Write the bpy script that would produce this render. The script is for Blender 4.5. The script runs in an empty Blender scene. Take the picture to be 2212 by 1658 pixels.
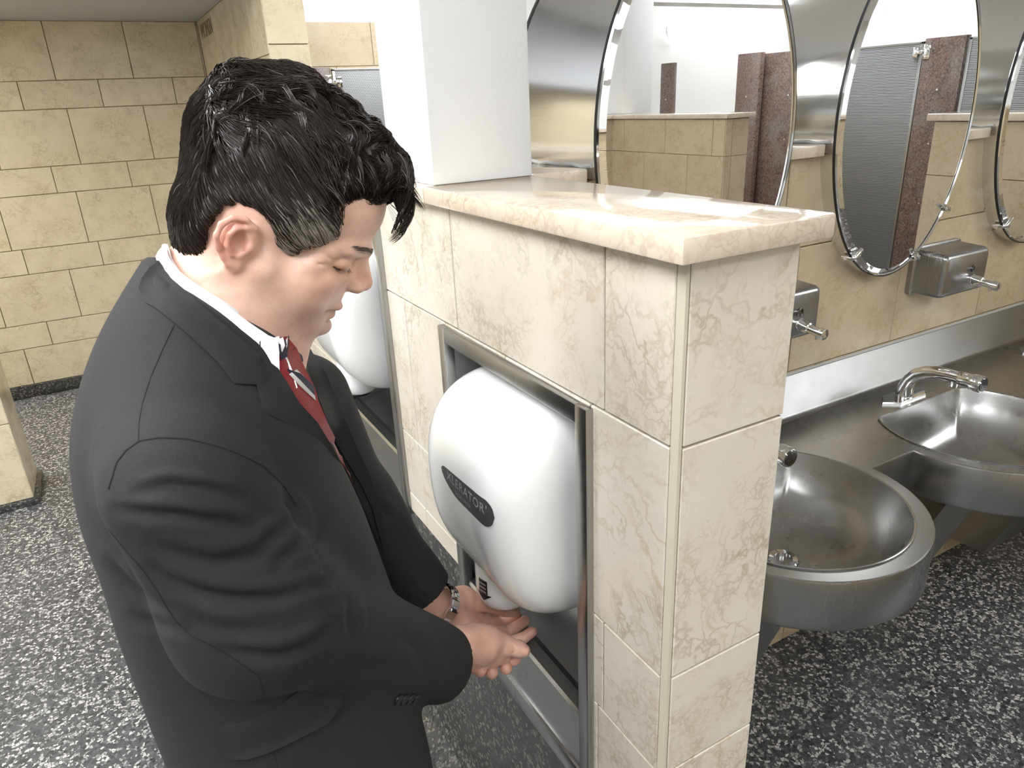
import bpy, bmesh, math, random
import numpy as np
from mathutils import Vector, Matrix, geometry
from mathutils.bvhtree import BVHTree
random.seed(4); rng = np.random.default_rng(7)
SC = bpy.context.scene; COL = SC.collection
PI = math.pi
# ------------------------------------------------------------------ camera, world, light, exposure
W, H, FPX = 2212, 1658, 1535.9
R = np.array([[0.86978183, -0.49140417, -0.04473823], [-0.2183811, -0.30205172, -0.92794098], [0.44248081, 0.81687618, -0.37003248]])
CAM = np.array([-0.44912818, -0.48760931, 1.5031035])
cam = bpy.data.objects.new('camera', bpy.data.cameras.new('camera')); COL.objects.link(cam)
cam.matrix_world = Matrix([[R[0][i], -R[1][i], -R[2][i], CAM[i]] for i in range(3)] + [[0, 0, 0, 1]])
cam.data.sensor_width = 36; cam.data.lens = FPX * 36 / W; cam.data.clip_start = .01
SC.camera = cam
wd = bpy.data.worlds.new('world'); SC.world = wd; wd.use_nodes = True
wd.node_tree.nodes['Background'].inputs[0].default_value = (.9, .95, 1, 1)
wd.node_tree.nodes['Background'].inputs[1].default_value = .5
SC.view_settings.view_transform = 'Standard'; SC.view_settings.look = 'None'
SC.view_settings.exposure = 0.03; SC.view_settings.gamma = 1; SC.view_settings.use_curve_mapping = False
PANEL_WATTS = 1.0   # strength scale of the added ceiling light panels
def at(u, v, y):
    """point on the plane y = const seen at pixel u, v (used to read real positions off the photograph)"""
    q = R.T @ np.array([(u - W / 2) / FPX, (v - H / 2) / FPX, 1.0]); return CAM + q * (y - CAM[1]) / q[1]
def proj(P):
    c = (np.asarray(P, float) - CAM) @ R.T; return np.stack([W / 2 + FPX * c[..., 0] / c[..., 2], H / 2 + FPX * c[..., 1] / c[..., 2]], -1)
# ------------------------------------------------------------------ node helpers
def srgb(r, g, b):
    f = lambda c: c / 12.92 if c <= .04045 else ((c + .055) / 1.055) ** 2.4
    return (f(r / 255), f(g / 255), f(b / 255), 1)
class NT:
    def __init__(s, name):
        s.m = bpy.data.materials.new(name); s.m.use_nodes = True; s.t = s.m.node_tree; s.b = s.t.nodes['Principled BSDF']
    def n(s, typ, ins=None, **kw):
        o = s.t.nodes.new(typ)
        for k, v in kw.items(): setattr(o, k, v)
        for k, v in (ins or {}).items(): s.put(o.inputs[k], v)
        return o
    def put(s, sock, v):
        if isinstance(v, bpy.types.NodeSocket): s.t.links.new(v, sock)
        elif isinstance(v, bpy.types.Node): s.t.links.new(v.outputs[0], sock)
        else: sock.default_value = v
    def set(s, **kw):
        for k, v in kw.items(): s.put(s.b.inputs[k.replace('_', ' ')], v)
        return s
    def math(s, op, a, b=0.0, c=0.0, clamp=False):
        o = s.n('ShaderNodeMath', operation=op, use_clamp=clamp); s.put(o.inputs[0], a); s.put(o.inputs[1], b)
        if op in ('MULTIPLY_ADD', 'COMPARE', 'SMOOTH_MIN'): s.put(o.inputs[2], c)
        return o.outputs[0]
    def ramp(s, fac, stops, interp='LINEAR'):
        o = s.n('ShaderNodeValToRGB', {0: fac}); cr = o.color_ramp; cr.interpolation = interp
        while len(cr.elements) < len(stops): cr.elements.new(.5)
        for e, (p, c) in zip(cr.elements, stops): e.position = p; e.color = c if len(c) == 4 else (*c, 1)
        return o.outputs[0]
    def mix(s, f, a, b, mode='MIX'):
        o = s.n('ShaderNodeMix', data_type='RGBA', blend_type=mode); s.put(o.inputs[0], f); s.put(o.inputs[6], a); s.put(o.inputs[7], b); return o.outputs[2]
    def coord(s): return s.n('ShaderNodeTexCoord').outputs['Object']
    def mapp(s, vec, scale=(1, 1, 1), loc=(0, 0, 0), rot=(0, 0, 0)):
        return s.n('ShaderNodeMapping', {'Vector': vec, 'Scale': scale, 'Location': loc, 'Rotation': rot}).outputs[0]
    def noise(s, vec, scale, detail=4, rough=.5, dist=0):
        return s.n('ShaderNodeTexNoise', {'Vector': vec, 'Scale': scale, 'Detail': detail, 'Roughness': rough, 'Distortion': dist})
    def bump(s, h, strength=.2, dist=.002):
        o = s.n('ShaderNodeBump', {'Height': h, 'Strength': strength, 'Distance': dist}); s.put(s.b.inputs['Normal'], o.outputs[0]); return s
def plain(name, col, rough=.5, metal=0, **kw): return NT(name).set(Base_Color=col, Roughness=rough, Metallic=metal, **kw).m
G = lambda v: (v, v, v, 1)
def marble(name, base, vein, dark, rough=.22, vs=1.0):
    t = NT(name); co = t.coord(); a = t.n('ShaderNodeAttribute', attribute_name='tint')
    off = t.n('ShaderNodeVectorMath', {0: a.outputs['Color'], 1: (9.1, 7.3, 5.7)}, operation='MULTIPLY').outputs[0]
    v = t.n('ShaderNodeVectorMath', {0: co, 1: off}, operation='ADD').outputs[0]
    cloud = t.noise(v, 9, 5, .6).outputs[0]
    warp = t.noise(v, 5 , 5, .65)
    v2 = t.n('ShaderNodeVectorMath', {0: v, 1: t.n('ShaderNodeVectorMath', {0: warp.outputs[1], 1: (.26, .26, .26)}, operation='MULTIPLY').outputs[0]}, operation='ADD').outputs[0]
    def veins(scale, w, mask_s, lo, hi):
        vo = t.n('ShaderNodeTexVoronoi', {'Vector': v2, 'Scale': scale, 'Randomness': 1.0}, feature='DISTANCE_TO_EDGE').outputs['Distance']
        l = t.ramp(vo, [(0, G(1)), (w, G(0))])
        mk = t.ramp(t.noise(v, mask_s, 3, .6).outputs[0], [(lo, G(0)), (hi, G(1))])
        return t.math('MULTIPLY', l, mk)
    f1 = veins(5 * vs, .035, 7, .5, .66); f2 = veins(19 * vs, .085, 8, .46, .64); f3 = veins(42 * vs, .13, 9, .46, .62)
    c = t.mix(t.ramp(cloud, [(.3, G(0)), (.75, G(1))]), base, tuple(x * y for x, y in zip(base, (.9, .88, .85, 1))))
    c = t.mix(t.math('MULTIPLY', f1, .42), c, vein); c = t.mix(t.math('MULTIPLY', f2, .55), c, dark); c = t.mix(t.math('MULTIPLY', f3, .4), c, dark)
    sp = t.ramp(t.noise(v, 70, 3, .7).outputs[0], [(.62, G(0)), (.75, G(1))])
    c = t.mix(t.math('MULTIPLY', sp, .3), c, dark)
    tv = t.math('MULTIPLY_ADD', a.outputs['Fac'], .10, .93)
    c = t.mix(1.0, c, t.n('ShaderNodeCombineColor', {0: tv, 1: tv, 2: t.math('MULTIPLY', tv, .99)}).outputs[0], 'MULTIPLY')
    t.set(Base_Color=c, Roughness=rough); t.b.inputs['Specular IOR Level'].default_value = .5
    t.bump(cloud, .05, .003); return t.m
def terrazzo(name, base, mid, light, scale=95, rough=.3, thr=(.55, .8), soft=None):
    t = NT(name); co = t.coord()
    wv = t.n('ShaderNodeVectorMath', {0: co, 1: t.n('ShaderNodeVectorMath', {0: t.noise(co, scale * .9, 2).outputs[1], 1: (.012,) * 3}, operation='MULTIPLY').outputs[0]}, operation='ADD').outputs[0]
    v = t.n('ShaderNodeTexVoronoi', {'Vector': wv, 'Scale': scale}, feature='F1')
    e = t.n('ShaderNodeTexVoronoi', {'Vector': wv, 'Scale': scale}, feature='DISTANCE_TO_EDGE').outputs['Distance']
    rnd = t.n('ShaderNodeSeparateColor', {0: v.outputs['Color']}).outputs[0]
    c = t.ramp(rnd, [(0, base), (thr[0] - .15, mid), (thr[0], mid), (thr[1], light)], 'CONSTANT' if soft is None else 'LINEAR')
    fine = t.n('ShaderNodeSeparateColor', {0: t.n('ShaderNodeTexVoronoi', {'Vector': wv, 'Scale': scale * 2.2}, feature='F1').outputs['Color']}).outputs[1]
    c2 = t.ramp(fine, [(.0, base), (.5, tuple(x * .8 for x in mid[:3]) + (1,)), (.8, mid)])
    c = t.mix(t.ramp(e, [(.06, G(0)), (.1, G(1))]), c2, c)
    t.set(Base_Color=c, Roughness=rough); return t.m
def granite(name):
    t = NT(name); co = t.coord()
    n1 = t.noise(co, 90, 5, .8).outputs[0]; n2 = t.noise(co, 3.5, 4, .6, 1.5).outputs[0]
    c = t.ramp(n1, [(.32, srgb(50, 42, 40)), (.46, srgb(98, 80, 74)), (.58, srgb(124, 104, 97)), (.72, srgb(150, 134, 127))])
    c = t.mix(t.math('MULTIPLY', t.ramp(n2, [(.5, G(0)), (.66, G(1))]), .5), c, srgb(118, 118, 112))
    vo = t.n('ShaderNodeTexVoronoi', {'Vector': t.n('ShaderNodeVectorMath', {0: co, 1: t.noise(co, 6, 4).outputs[1]}, operation='ADD').outputs[0], 'Scale': 3.2}, feature='DISTANCE_TO_EDGE').outputs['Distance']
    c = t.mix(t.math('MULTIPLY', t.ramp(vo, [(0, G(1)), (.03, G(0))]), .6), c, srgb(40, 36, 38))
    return t.set(Base_Color=c, Roughness=.25).m
def steel(name, col=.62, rough=.28, axis=(1, 1, 60), bs=.05, aniso=.0):
    t = NT(name); co = t.coord()
    n = t.noise(t.mapp(co, tuple(a * 14 for a in axis)), 1.0, 3, .6).outputs[0]
    r = t.math('MULTIPLY_ADD', n, .12, rough - .06)
    sm = t.noise(co, 6, 3).outputs[0]
    r = t.math('ADD', r, t.math('MULTIPLY', t.math('SUBTRACT', sm, .5), .12))
    t.set(Base_Color=(col, col, col * .985, 1), Metallic=1.0, Roughness=r)
    t.bump(n, bs, .0006); return t.m
def paint(name, col, rough=.5, bs=.25):
    t = NT(name); n = t.noise(t.coord(), 160, 3, .6).outputs[0]
    t.set(Base_Color=col, Roughness=rough); t.bump(n, bs, .0015); return t.m
def perforated(name, pitch=.0105):
    t = NT(name); co = t.coord(); s = t.n('ShaderNodeSeparateXYZ', {0: co})
    x = t.math('DIVIDE', s.outputs[0], pitch); z = t.math('DIVIDE', s.outputs[2], pitch * .87)
    row = t.math('FLOOR', z); sh = t.math('MULTIPLY', t.math('MODULO', t.math('ABSOLUTE', row), 2.0), .5)
    fx = t.math('SUBTRACT', t.math('FRACT', t.math('ADD', t.math('ADD', x, sh), 500.0)), .5); fz = t.math('SUBTRACT', t.math('FRACT', z), .5)
    d = t.math('SQRT', t.math('ADD', t.math('MULTIPLY', fx, fx), t.math('MULTIPLY', fz, fz)))
    m = t.ramp(d, [(.27, G(1)), (.34, G(0))])
    t.set(Base_Color=t.mix(m, srgb(146, 148, 148), srgb(88, 90, 90)), Metallic=.75, Roughness=.42); t.bump(m, .5, .002); return t.m
M = {}
M['marble'] = marble('cream_marble', srgb(221, 213, 200), srgb(176, 142, 88), srgb(158, 140, 114))
M['marble_far'] = marble('cream_marble_corridor', srgb(216, 204, 178), srgb(170, 146, 106), srgb(160, 144, 116), .2)
M['marble_cap'] = marble('polished_marble_cap', srgb(226, 212, 194), srgb(160, 122, 66), srgb(170, 146, 124), .08)
M['marble_wash'] = marble('cream_marble_shaded', srgb(203, 187, 160), srgb(180, 148, 98), srgb(170, 146, 112), .22)  # same cream marble, darkened to put the mirror wall's shade into its colour
M['grout'] = plain('grout', srgb(150, 138, 110), .9)
M['terr'] = terrazzo('terrazzo_floor', srgb(44, 45, 47), srgb(82, 83, 85), srgb(192, 190, 186), 118, .35, (.55, .9), 1)
M['terr_dark'] = terrazzo('terrazzo_dark', srgb(38, 38, 39), srgb(66, 66, 66), srgb(112, 109, 102), 120, .25, (.62, .86), 1)
M['granite'] = granite('red_granite')
M['steel'] = steel('brushed_steel', .36, .3, (1, 60, 1), .012); M['steel_v'] = steel('brushed_steel_frame', .42, .3, (60, 60, 1), .012)
M['steel_sink'] = steel('satin_steel', .42, .27, (1, 1, 1), .004); M['backsplash'] = steel('satin_steel_upstand', .27, .36, (1, 1, 1), .004); M['drum'] = steel('polished_steel', .78, .13, (60, 1, 60), .02)
M['chrome'] = plain('chrome', G(.82), .06, 1); M['chrome_dark'] = plain('dark_chrome', G(.25), .15, 1)
M['mirror'] = plain('mirror_glass', G(.93), .0, 1)
M['white'] = paint('white_wall_paint', srgb(232, 233, 232), .5); M['colp'] = paint('white_column_paint', srgb(222, 224, 225), .35, .5)
M['ceil'] = paint('ceiling_paint', srgb(238, 238, 238), .7, .05); M['ceil_grey'] = paint('grey_soffit_paint', srgb(178, 180, 184), .6, .05)
M['enamel'] = plain('white_enamel', srgb(238, 238, 236), .12, Coat_Weight=.6, Coat_Roughness=.03)
M['badge'] = None; M['grey_text'] = plain('silver_lettering', srgb(160, 160, 160), .4); M['black'] = plain('black_plastic', srgb(22, 22, 22), .35)
M['rubber'] = plain('dark_gasket', srgb(30, 31, 33), .4); M['grime'] = paint('grey_sealant', srgb(176, 178, 176), .6)
M['perf'] = perforated('perforated_steel_door')
def badge_mat():
    t = NT('ribbed_badge'); s = t.n('ShaderNodeSeparateXYZ', {0: t.coord()})
    f = t.math('FRACT', t.math('DIVIDE', s.outputs[2], .0019)); m = t.ramp(f, [(.35, G(0)), (.5, G(1)), (.85, G(1)), (1, G(0))])
    t.set(Base_Color=t.mix(m, srgb(40, 40, 42), srgb(92, 92, 94)), Roughness=.4); return t.m
M['badge'] = badge_mat()
def emis(name, s, col=(.97, .985, 1, 1)):
    t = NT(name); t.set(Base_Color=G(.9), Emission_Color=col, Emission_Strength=s); return t.m
M['panel'] = emis('added_panel_light', 9.0 * PANEL_WATTS); M['panel_dim'] = emis('added_panel_light_dim', 5.0 * PANEL_WATTS); M['panel_left'] = emis('added_panel_light_open_floor', 21.0 * PANEL_WATTS); M['panel_hi'] = emis('added_panel_light_bright', 13.0 * PANEL_WATTS); M['panel2'] = emis('added_corridor_light', 24.0 * PANEL_WATTS); M['globe'] = emis('lit_globe', 6.0)  # panel emitters belong to the added lights; globe to the wall lamps
# ------------------------------------------------------------------ object helpers
def link(name, me, m, parent=None):
    o = bpy.data.objects.new(name, me); COL.objects.link(o)
    if m is not None and not me.materials: me.materials.append(m)
    if parent is not None: o.parent = parent; o.matrix_parent_inverse = parent.matrix_world.inverted()
    return o
def empty(name, loc=(0, 0, 0), parent=None):
    o = bpy.data.objects.new(name, None); COL.objects.link(o); o.location = loc; o.empty_display_size = .05
    o.matrix_world = Matrix.Translation(loc)
    if parent is not None: o.parent = parent; o.matrix_parent_inverse = parent.matrix_world.inverted()
    return o
def tag(o, label=None, cat=None, group=None, kind=None):
    for k, v in (('label', label), ('category', cat), ('group', group), ('kind', kind)):
        if v: o[k] = v
    return o
def mesh(name, v, f, smooth=True):
    me = bpy.data.meshes.new(name); me.from_pydata([tuple(map(float, x)) for x in v], [], [tuple(map(int, x)) for x in f])
    if smooth: me.polygons.foreach_set('use_smooth', [True] * len(me.polygons))
    me.update(); return me
class MB:
    """collects shapes that become one mesh"""
    def __init__(s): s.v = []; s.f = []; s.sm = []; s.tint = []
    def add(s, v, f, smooth=False, tint=.5):
        k = len(s.v); s.v += [tuple(map(float, x)) for x in v]; s.f += [tuple(int(i) + k for i in x) for x in f]; s.sm += [smooth] * len(f); s.tint += [tint] * len(f)
    def box(s, lo, hi, bev=0.0, tint=.5, seg=2):
        bm = bmesh.new(); bmesh.ops.create_cube(bm, size=1)
        for x in bm.verts: x.co = Vector([(lo[i] + hi[i]) / 2 + x.co[i] * (hi[i] - lo[i]) for i in range(3)])
        if bev > 0: bmesh.ops.bevel(bm, geom=bm.edges[:], offset=bev, segments=seg, affect='EDGES', profile=.5)
        bm.verts.index_update(); s.add([x.co[:] for x in bm.verts], [[x.index for x in f.verts] for f in bm.faces], bev > 0 and seg > 1, tint); bm.free(); return s
    def tube(s, pts, rad, n=12, cap=True, smooth=True, up=None):
        pts = [np.array(p, float) for p in pts]; rad = rad if hasattr(rad, '__len__') else [rad] * len(pts); vs = []; fs = []; a = None
        for i, p in enumerate(pts):
            d = pts[min(i + 1, len(pts) - 1)] - pts[max(i - 1, 0)]; d /= np.linalg.norm(d) + 1e-12
            if a is None: a = np.cross(d, [0, 0, 1] if abs(d[2]) < .9 else [1, 0, 0])
            a = a - d * (a @ d); a /= np.linalg.norm(a); b = np.cross(d, a)
            for k in range(n): t = 2 * PI * k / n; vs.append(p + rad[i] * (a * math.cos(t) + b * math.sin(t)))
        for i in range(len(pts) - 1):
            for k in range(n): fs.append([i * n + k, i * n + (k + 1) % n, (i + 1) * n + (k + 1) % n, (i + 1) * n + k])
        if cap: fs.append(list(range(n))[::-1]); fs.append([(len(pts) - 1) * n + k for k in range(n)])
        s.add(vs, fs, smooth); return s
    def loft(s, rings, close=True, cap0=False, cap1=False, smooth=True):
        n = len(rings[0]); vs = [p for r in rings for p in r]; fs = []
        for i in range(len(rings) - 1):
            for k in range(n if close else n - 1): fs.append([i * n + k, i * n + (k + 1) % n, (i + 1) * n + (k + 1) % n, (i + 1) * n + k])
        if cap0: fs.append(list(range(n))[::-1])
        if cap1: fs.append([(len(rings) - 1) * n + k for k in range(n)])
        s.add(vs, fs, smooth); return s
    def obj(s, name, m, parent=None, fix=True):
        me = bpy.data.meshes.new(name); me.from_pydata(s.v, [], s.f); me.polygons.foreach_set('use_smooth', s.sm)
        if any(t != .5 for t in s.tint):
            at_ = me.attributes.new('tint', 'FLOAT_COLOR', 'FACE'); c = []
            for t in s.tint: r = random.Random(t * 999); c += [t, r.random(), r.random(), 1]
            at_.data.foreach_set('color', c)
        if fix:
            bm = bmesh.new(); bm.from_mesh(me); bmesh.ops.recalc_face_normals(bm, faces=bm.faces[:]); bm.to_mesh(me); bm.free()
        me.update()
        if any(s.sm):
            try: me.set_sharp_from_angle(angle=math.radians(38))
            except Exception: pass
        return link(name, me, m, parent)
def smoothall(o): o.data.polygons.foreach_set('use_smooth', [True] * len(o.data.polygons)); return o
def struct(o, kind='structure'): o['kind'] = kind; return o
# ------------------------------------------------------------------ tiled walls (real tiles with eased edges on a grout bed)
def minus(r, holes):
    out = [r]
    for h in holes:
        nxt = []
        for (a, b, c, d) in out:
            x0, x1, z0, z1 = max(a, h[0]), min(b, h[1]), max(c, h[2]), min(d, h[3])
            if x0 >= x1 or z0 >= z1: nxt.append((a, b, c, d)); continue
            if a < x0: nxt.append((a, x0, c, d))
            if x1 < b: nxt.append((x1, b, c, d))
            if c < z0: nxt.append((x0, x1, c, z0))
            if z1 < d: nxt.append((x0, x1, z1, d))
        out = nxt
    return out
def tiles(mb, plane, val, nrm, u0, u1, rows, width=.393, offs=(0, .2), holes=(), th=.006, gap=.0013):
    """rows: list of z edges from top to bottom; plane 'x' or 'y'; nrm +-1"""
    for i in range(len(rows) - 1):
        z1, z0 = rows[i], rows[i + 1]; o = offs[i % len(offs)]; k = math.floor((u0 - o) / width) - 1
        while o + k * width < u1:
            a, b = max(u0, o + k * width), min(u1, o + (k + 1) * width); k += 1
            if b - a < .004: continue
            tn = .02 + .96 * random.random()
            for (p, q, c, d) in minus((a, b, z0, z1), holes):
                if q - p < .004 or d - c < .004: continue
                x0, x1 = sorted((val, val + nrm * th)); lo = [0, 0, c + gap]; hi = [0, 0, d - gap]; j = 0 if plane == 'x' else 1
                lo[j], hi[j] = x0, x1; lo[1 - j], hi[1 - j] = p + gap, q - gap
                mb.box(lo, hi, .0012, tn, 1)
def rowlist(top, seq, bottom):
    r = [top]; i = 0
    while r[-1] > bottom + 1e-6: r.append(max(bottom, r[-1] - seq[min(i, len(seq) - 1)] if i < len(seq) else r[-1] - (.303, .153)[(i - len(seq)) % 2])); i += 1
    return r
NOH = ()
PR = rowlist(1.36, [.195, .303, .153, .303, .153], 0)
# ================================================================== structure
BAY_E = 2.33
mb = MB(); mb.box((-4, -4, -.1), (6, 6.2, 0)); fl = struct(mb.obj('floor', M['terr']))
mb = MB(); mb.box((-4, -4, 2.75), (6, 6.2, 2.85)); struct(mb.obj('ceiling', M['ceil']))
mb = MB(); mb.box((-4, 2.62, 2.0), (.232, 4.9, 2.74)); tag(mb.obj('trim_1', M['ceil_grey']), kind='structure')
# dryer partition with its two recess openings
HO = [(.150, .567, .552, 1.155), (.847, 1.264, .682, 1.285)]
mb = MB(); core = [(0, 2.15, 0, 1.36)]
for r in minus((.006, 2.14, .0, 1.36), HO): mb.box((.006, r[0], r[2]), (.15, r[1], r[3]))
P = mb.obj('wall_partition', M['grout']); struct(P)
mb = MB()
tiles(mb, 'x', .006, -1, .009, 2.15, PR, .393, (.122, .36), HO + [(.3, 3, 0, .66), (.135, .3, 0, .552)])
tiles(mb, 'y', .006, -1, .009, .157, PR, .5, (-.1,)); tiles(mb, 'x', .15, 1, 0, .6, PR, .393, (.122, .36)); tiles(mb, 'x', .15, 1, .79, 2.15, PR, .393, (.2, .3))
struct(mb.obj('wall_partition_tiles', M['marble']))
mb = MB(); mb.loft([[(.0005, .0085, z), (.0045, .0008, z), (.0085, .0005, z), (.010, .010, z)] for z in (0, .555, .708, .861, 1.164, 1.36)], True, True, True, False); struct(mb.obj('trim_5', plain('corner_bead', srgb(196, 190, 170), .5)))
mb = MB(); mb.box((-.0015, .1365, .07), (.006, 2.15, .55), 0)
mb.box((-.0015, .575, .54), (.006, .842, .662), .001); mb.box((-.0015, 1.27, .54), (.006, 2.15, .662), .001); mb.box((-.0015, .842, .54), (.006, 1.27, .675), .001)
# cove skirting: quarter round foot, then a low kerb
prof = [(-.0015, .125), (-.004, .10), (-.012, .075), (-.026, .055), (-.045, .045), (-.06, .043), (-.062, .04), (-.062, 0), (.006, 0), (.006, .125)]
mb.loft([[(x, y, z) for x, z in prof] for y in (-.0, 2.15)], True, True, True, False); struct(mb.obj('baseboard_partition', M['terr_dark']))
mb = MB(); mb.box((-.021, -.021, 1.361), (.178, .56, 1.386), .003); mb.box((-.021, .5615, 1.361), (.178, 2.17, 1.386), .003); struct(mb.obj('trim_2', M['marble_cap']))
mb = MB(); mb.box((-.002, .56, 1.386), (.176, .752, 2.75), .003); struct(mb.obj('wall_column', M['colp']))
# washroom wall with mirrors
KF, KB = .6, .79
mb = MB(); mb.box((.157, KF + .006, 0), (BAY_E + .2, KB - .006, 1.36)); struct(mb.obj('wall_mirrors', M['grout']))
mb = MB(); tiles(mb, 'y', KF + .006, -1, .157, BAY_E + .01, PR, .39, (.06, .12, .22)); tiles(mb, 'y', KB - .006, 1, .157, BAY_E + .2, PR, .39, (.1, .2)); struct(mb.obj('wall_mirrors_tiles', M['marble_wash']))
mb = MB()
for a, b in ((.179, .3), (.80, .92), (1.42, 1.541), (2.04, 2.162)): mb.box((a, KF - .021, 1.361), (b, KB + .021, 1.386), .003)
struct(mb.obj('trim_3', M['marble_cap']))
# bay end partition and the partitions across the room (seen in the mirrors)
mb = MB(); mb.box((BAY_E + .006, -.09, 0), (2.5, .79, 1.36)); mb.box((2.556, -2.3, 0), (2.72, -1.38, 1.36)); mb.box((-.2, -2.55, 0), (2.72, -2.386, 1.36)); struct(mb.obj('wall_far_partitions', M['grout']))
mb = MB(); tiles(mb, 'x', BAY_E + .006, -1, -.096, .6, PR, .393, (.122, .3)); tiles(mb, 'y', -.09, -1, BAY_E, 2.5, PR, .5, (.1,)); tiles(mb, 'x', 2.5, 1, -.096, .79, PR, .393, (.1, .3))
tiles(mb, 'x', 2.556, -1, -2.386, -1.38, PR, .393, (.1, .3)); tiles(mb, 'y', -1.38, 1, 2.55, 2.72, PR, .5, (.1,)); tiles(mb, 'y', -2.386, 1, -.2, 2.556, PR, .393, (.1, .3)); tiles(mb, 'x', 2.72, 1, -2.55, -1.38, PR, .393, (.1, .3))
struct(mb.obj('wall_far_partitions_tiles', M['marble_wash']))
mb = MB(); mb.box((BAY_E - .021, -.117, 1.361), (2.52, .6, 1.386), .003); mb.box((2.529, -2.36, 1.361), (2.745, -1.353, 1.386), .003); mb.box((-.2, -2.57, 1.361), (2.745, -2.359, 1.386), .003); struct(mb.obj('trim_4', M['marble_cap']))
mb = MB(); mb.box((2.66, -2.62, 1.386), (2.9, -2.42, 2.75), .003); struct(mb.obj('wall_far_column', M['colp']))
# far left corridor wall, sign wall, pillar
LR = [2.0, 1.712, 1.57, 1.278, 1.135, .85, .71, .43, .29, .075]
mb = MB(); mb.box((-4, 4.336, 0), (.238, 4.5, 2.75)); struct(mb.obj('wall_corridor', M['grout']))
mb = MB(); tiles(mb, 'y', 4.336, -1, -4, .232, LR, .378, (-.155, .042, -.14, .09, -.2), th=.006, gap=.002)
tiles(mb, 'x', .238, -1, 2.62, 4.33, LR + [0], .8, (.5, .2), gap=.002); tiles(mb, 'y', 2.626, -1, .232, .394, [2.75, 2.34, 2.05, 1.746, 1.45, 1.15, .85, .55, .25, 0], .5, (.1,), gap=.002)
struct(mb.obj('wall_corridor_tiles', M['marble_far']))
mb = MB(); mb.box((.238, 2.626, 0), (.388, 4.5, 2.75)); struct(mb.obj('wall_sign_return', M['grout']))
mb = MB(); mb.box((-4, 4.318, 0), (.232, 4.336, .075), .004); mb.box((-2.5, 2.815, 0), (-.965, 3.115, .03), .004); struct(mb.obj('baseboard_corridor', M['terr_dark']))
mb = MB(); mb.box((-2.5, 2.836, .03), (-.99, 3.094, 2.0)); struct(mb.obj('wall_pillar', M['grout']))
mb = MB(); tiles(mb, 'y', 2.836, -1, -2.5, -.984, [2.0, 1.6, 1.29, .98, .68, .375, .03], .46, (-1.44, -1.3), gap=.002); tiles(mb, 'x', -.99, 1, 2.83, 3.1, [2.0, 1.6, 1.29, .98, .68, .375, .03], .5, (2.6,), gap=.002); struct(mb.obj('wall_pillar_tiles', M['marble_far']))
# outer walls: marble to 2.1 m, white above
mb = MB(); mb.box((.394, 5.3, 2.1), (6, 5.45, 2.75)); mb.box((5.85, -4, 1.5), (6, 5.45, 2.75)); mb.box((-4, -4, 1.3), (6, -3.85, 2.75)); mb.box((-3.85, -3.0, 2.1), (5.85, -2.8, 2.75)); mb.box((-4, -4, 0), (-3.85, 6.2, 2.75)); struct(mb.obj('wall_upper', M['white']))  # white on the south and east walls stands in for overlit tiles
mb = MB(); mb.box((.394, 5.29, 0), (6, 5.4, 2.1)); mb.box((5.84, -4, 0), (5.99, 5.4, 1.5)); mb.box((-4, -3.99, 0), (6, -3.84, 1.3)); struct(mb.obj('wall_lower', M['grout']))
mb = MB(); tiles(mb, 'y', 5.29, -1, .394, 5.84, [2.1, 1.8, 1.5, 1.2, .9, .6, .3, 0], .6, (.4, .1), gap=.002); tiles(mb, 'y', -3.84, 1, -3.85, 5.84, [1.3, 1., .7, .4, 0], .6, (.4, .1), gap=.002); tiles(mb, 'x', 5.84, -1, -3.84, 5.29, [1.5, 1.3, 1., .7, .4, 0], .6, (.4, .1), gap=.002)
struct(mb.obj('wall_lower_tiles', M['marble_wash']))
# ================================================================== implicit surfaces -> meshes (block-sparse surface nets)
def smin(a, b, k): h = np.clip(.5 + .5 * (b - a) / k, 0, 1); return b + (a - b) * h - k * h * (1 - h)
def smax(a, b, k): return -smin(-a, -b, k)
def ell(P, c, r, Rm=None):
    q = P - np.asarray(c, np.float32)
    if Rm is not None: q = q @ np.asarray(Rm, np.float32)
    r = np.asarray(r, np.float32); k0 = np.linalg.norm(q / r, axis=1); k1 = np.linalg.norm(q / (r * r), axis=1) + 1e-9; return k0 * (k0 - 1) / k1
def cone(P, a, b, ra, rb):
    a = np.asarray(a, np.float32); b = np.asarray(b, np.float32); d = b - a; t = np.clip(((P - a) @ d) / (d @ d + 1e-12), 0, 1)
    return np.linalg.norm(P - a - t[:, None] * d, axis=1) - (ra + (rb - ra) * t)
def chain(P, pts, rads, k=.004):
    d = None
    for i in range(len(pts) - 1): e = cone(P, pts[i], pts[i + 1], rads[i], rads[i + 1]); d = e if d is None else smin(d, e, k)
    return d
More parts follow.
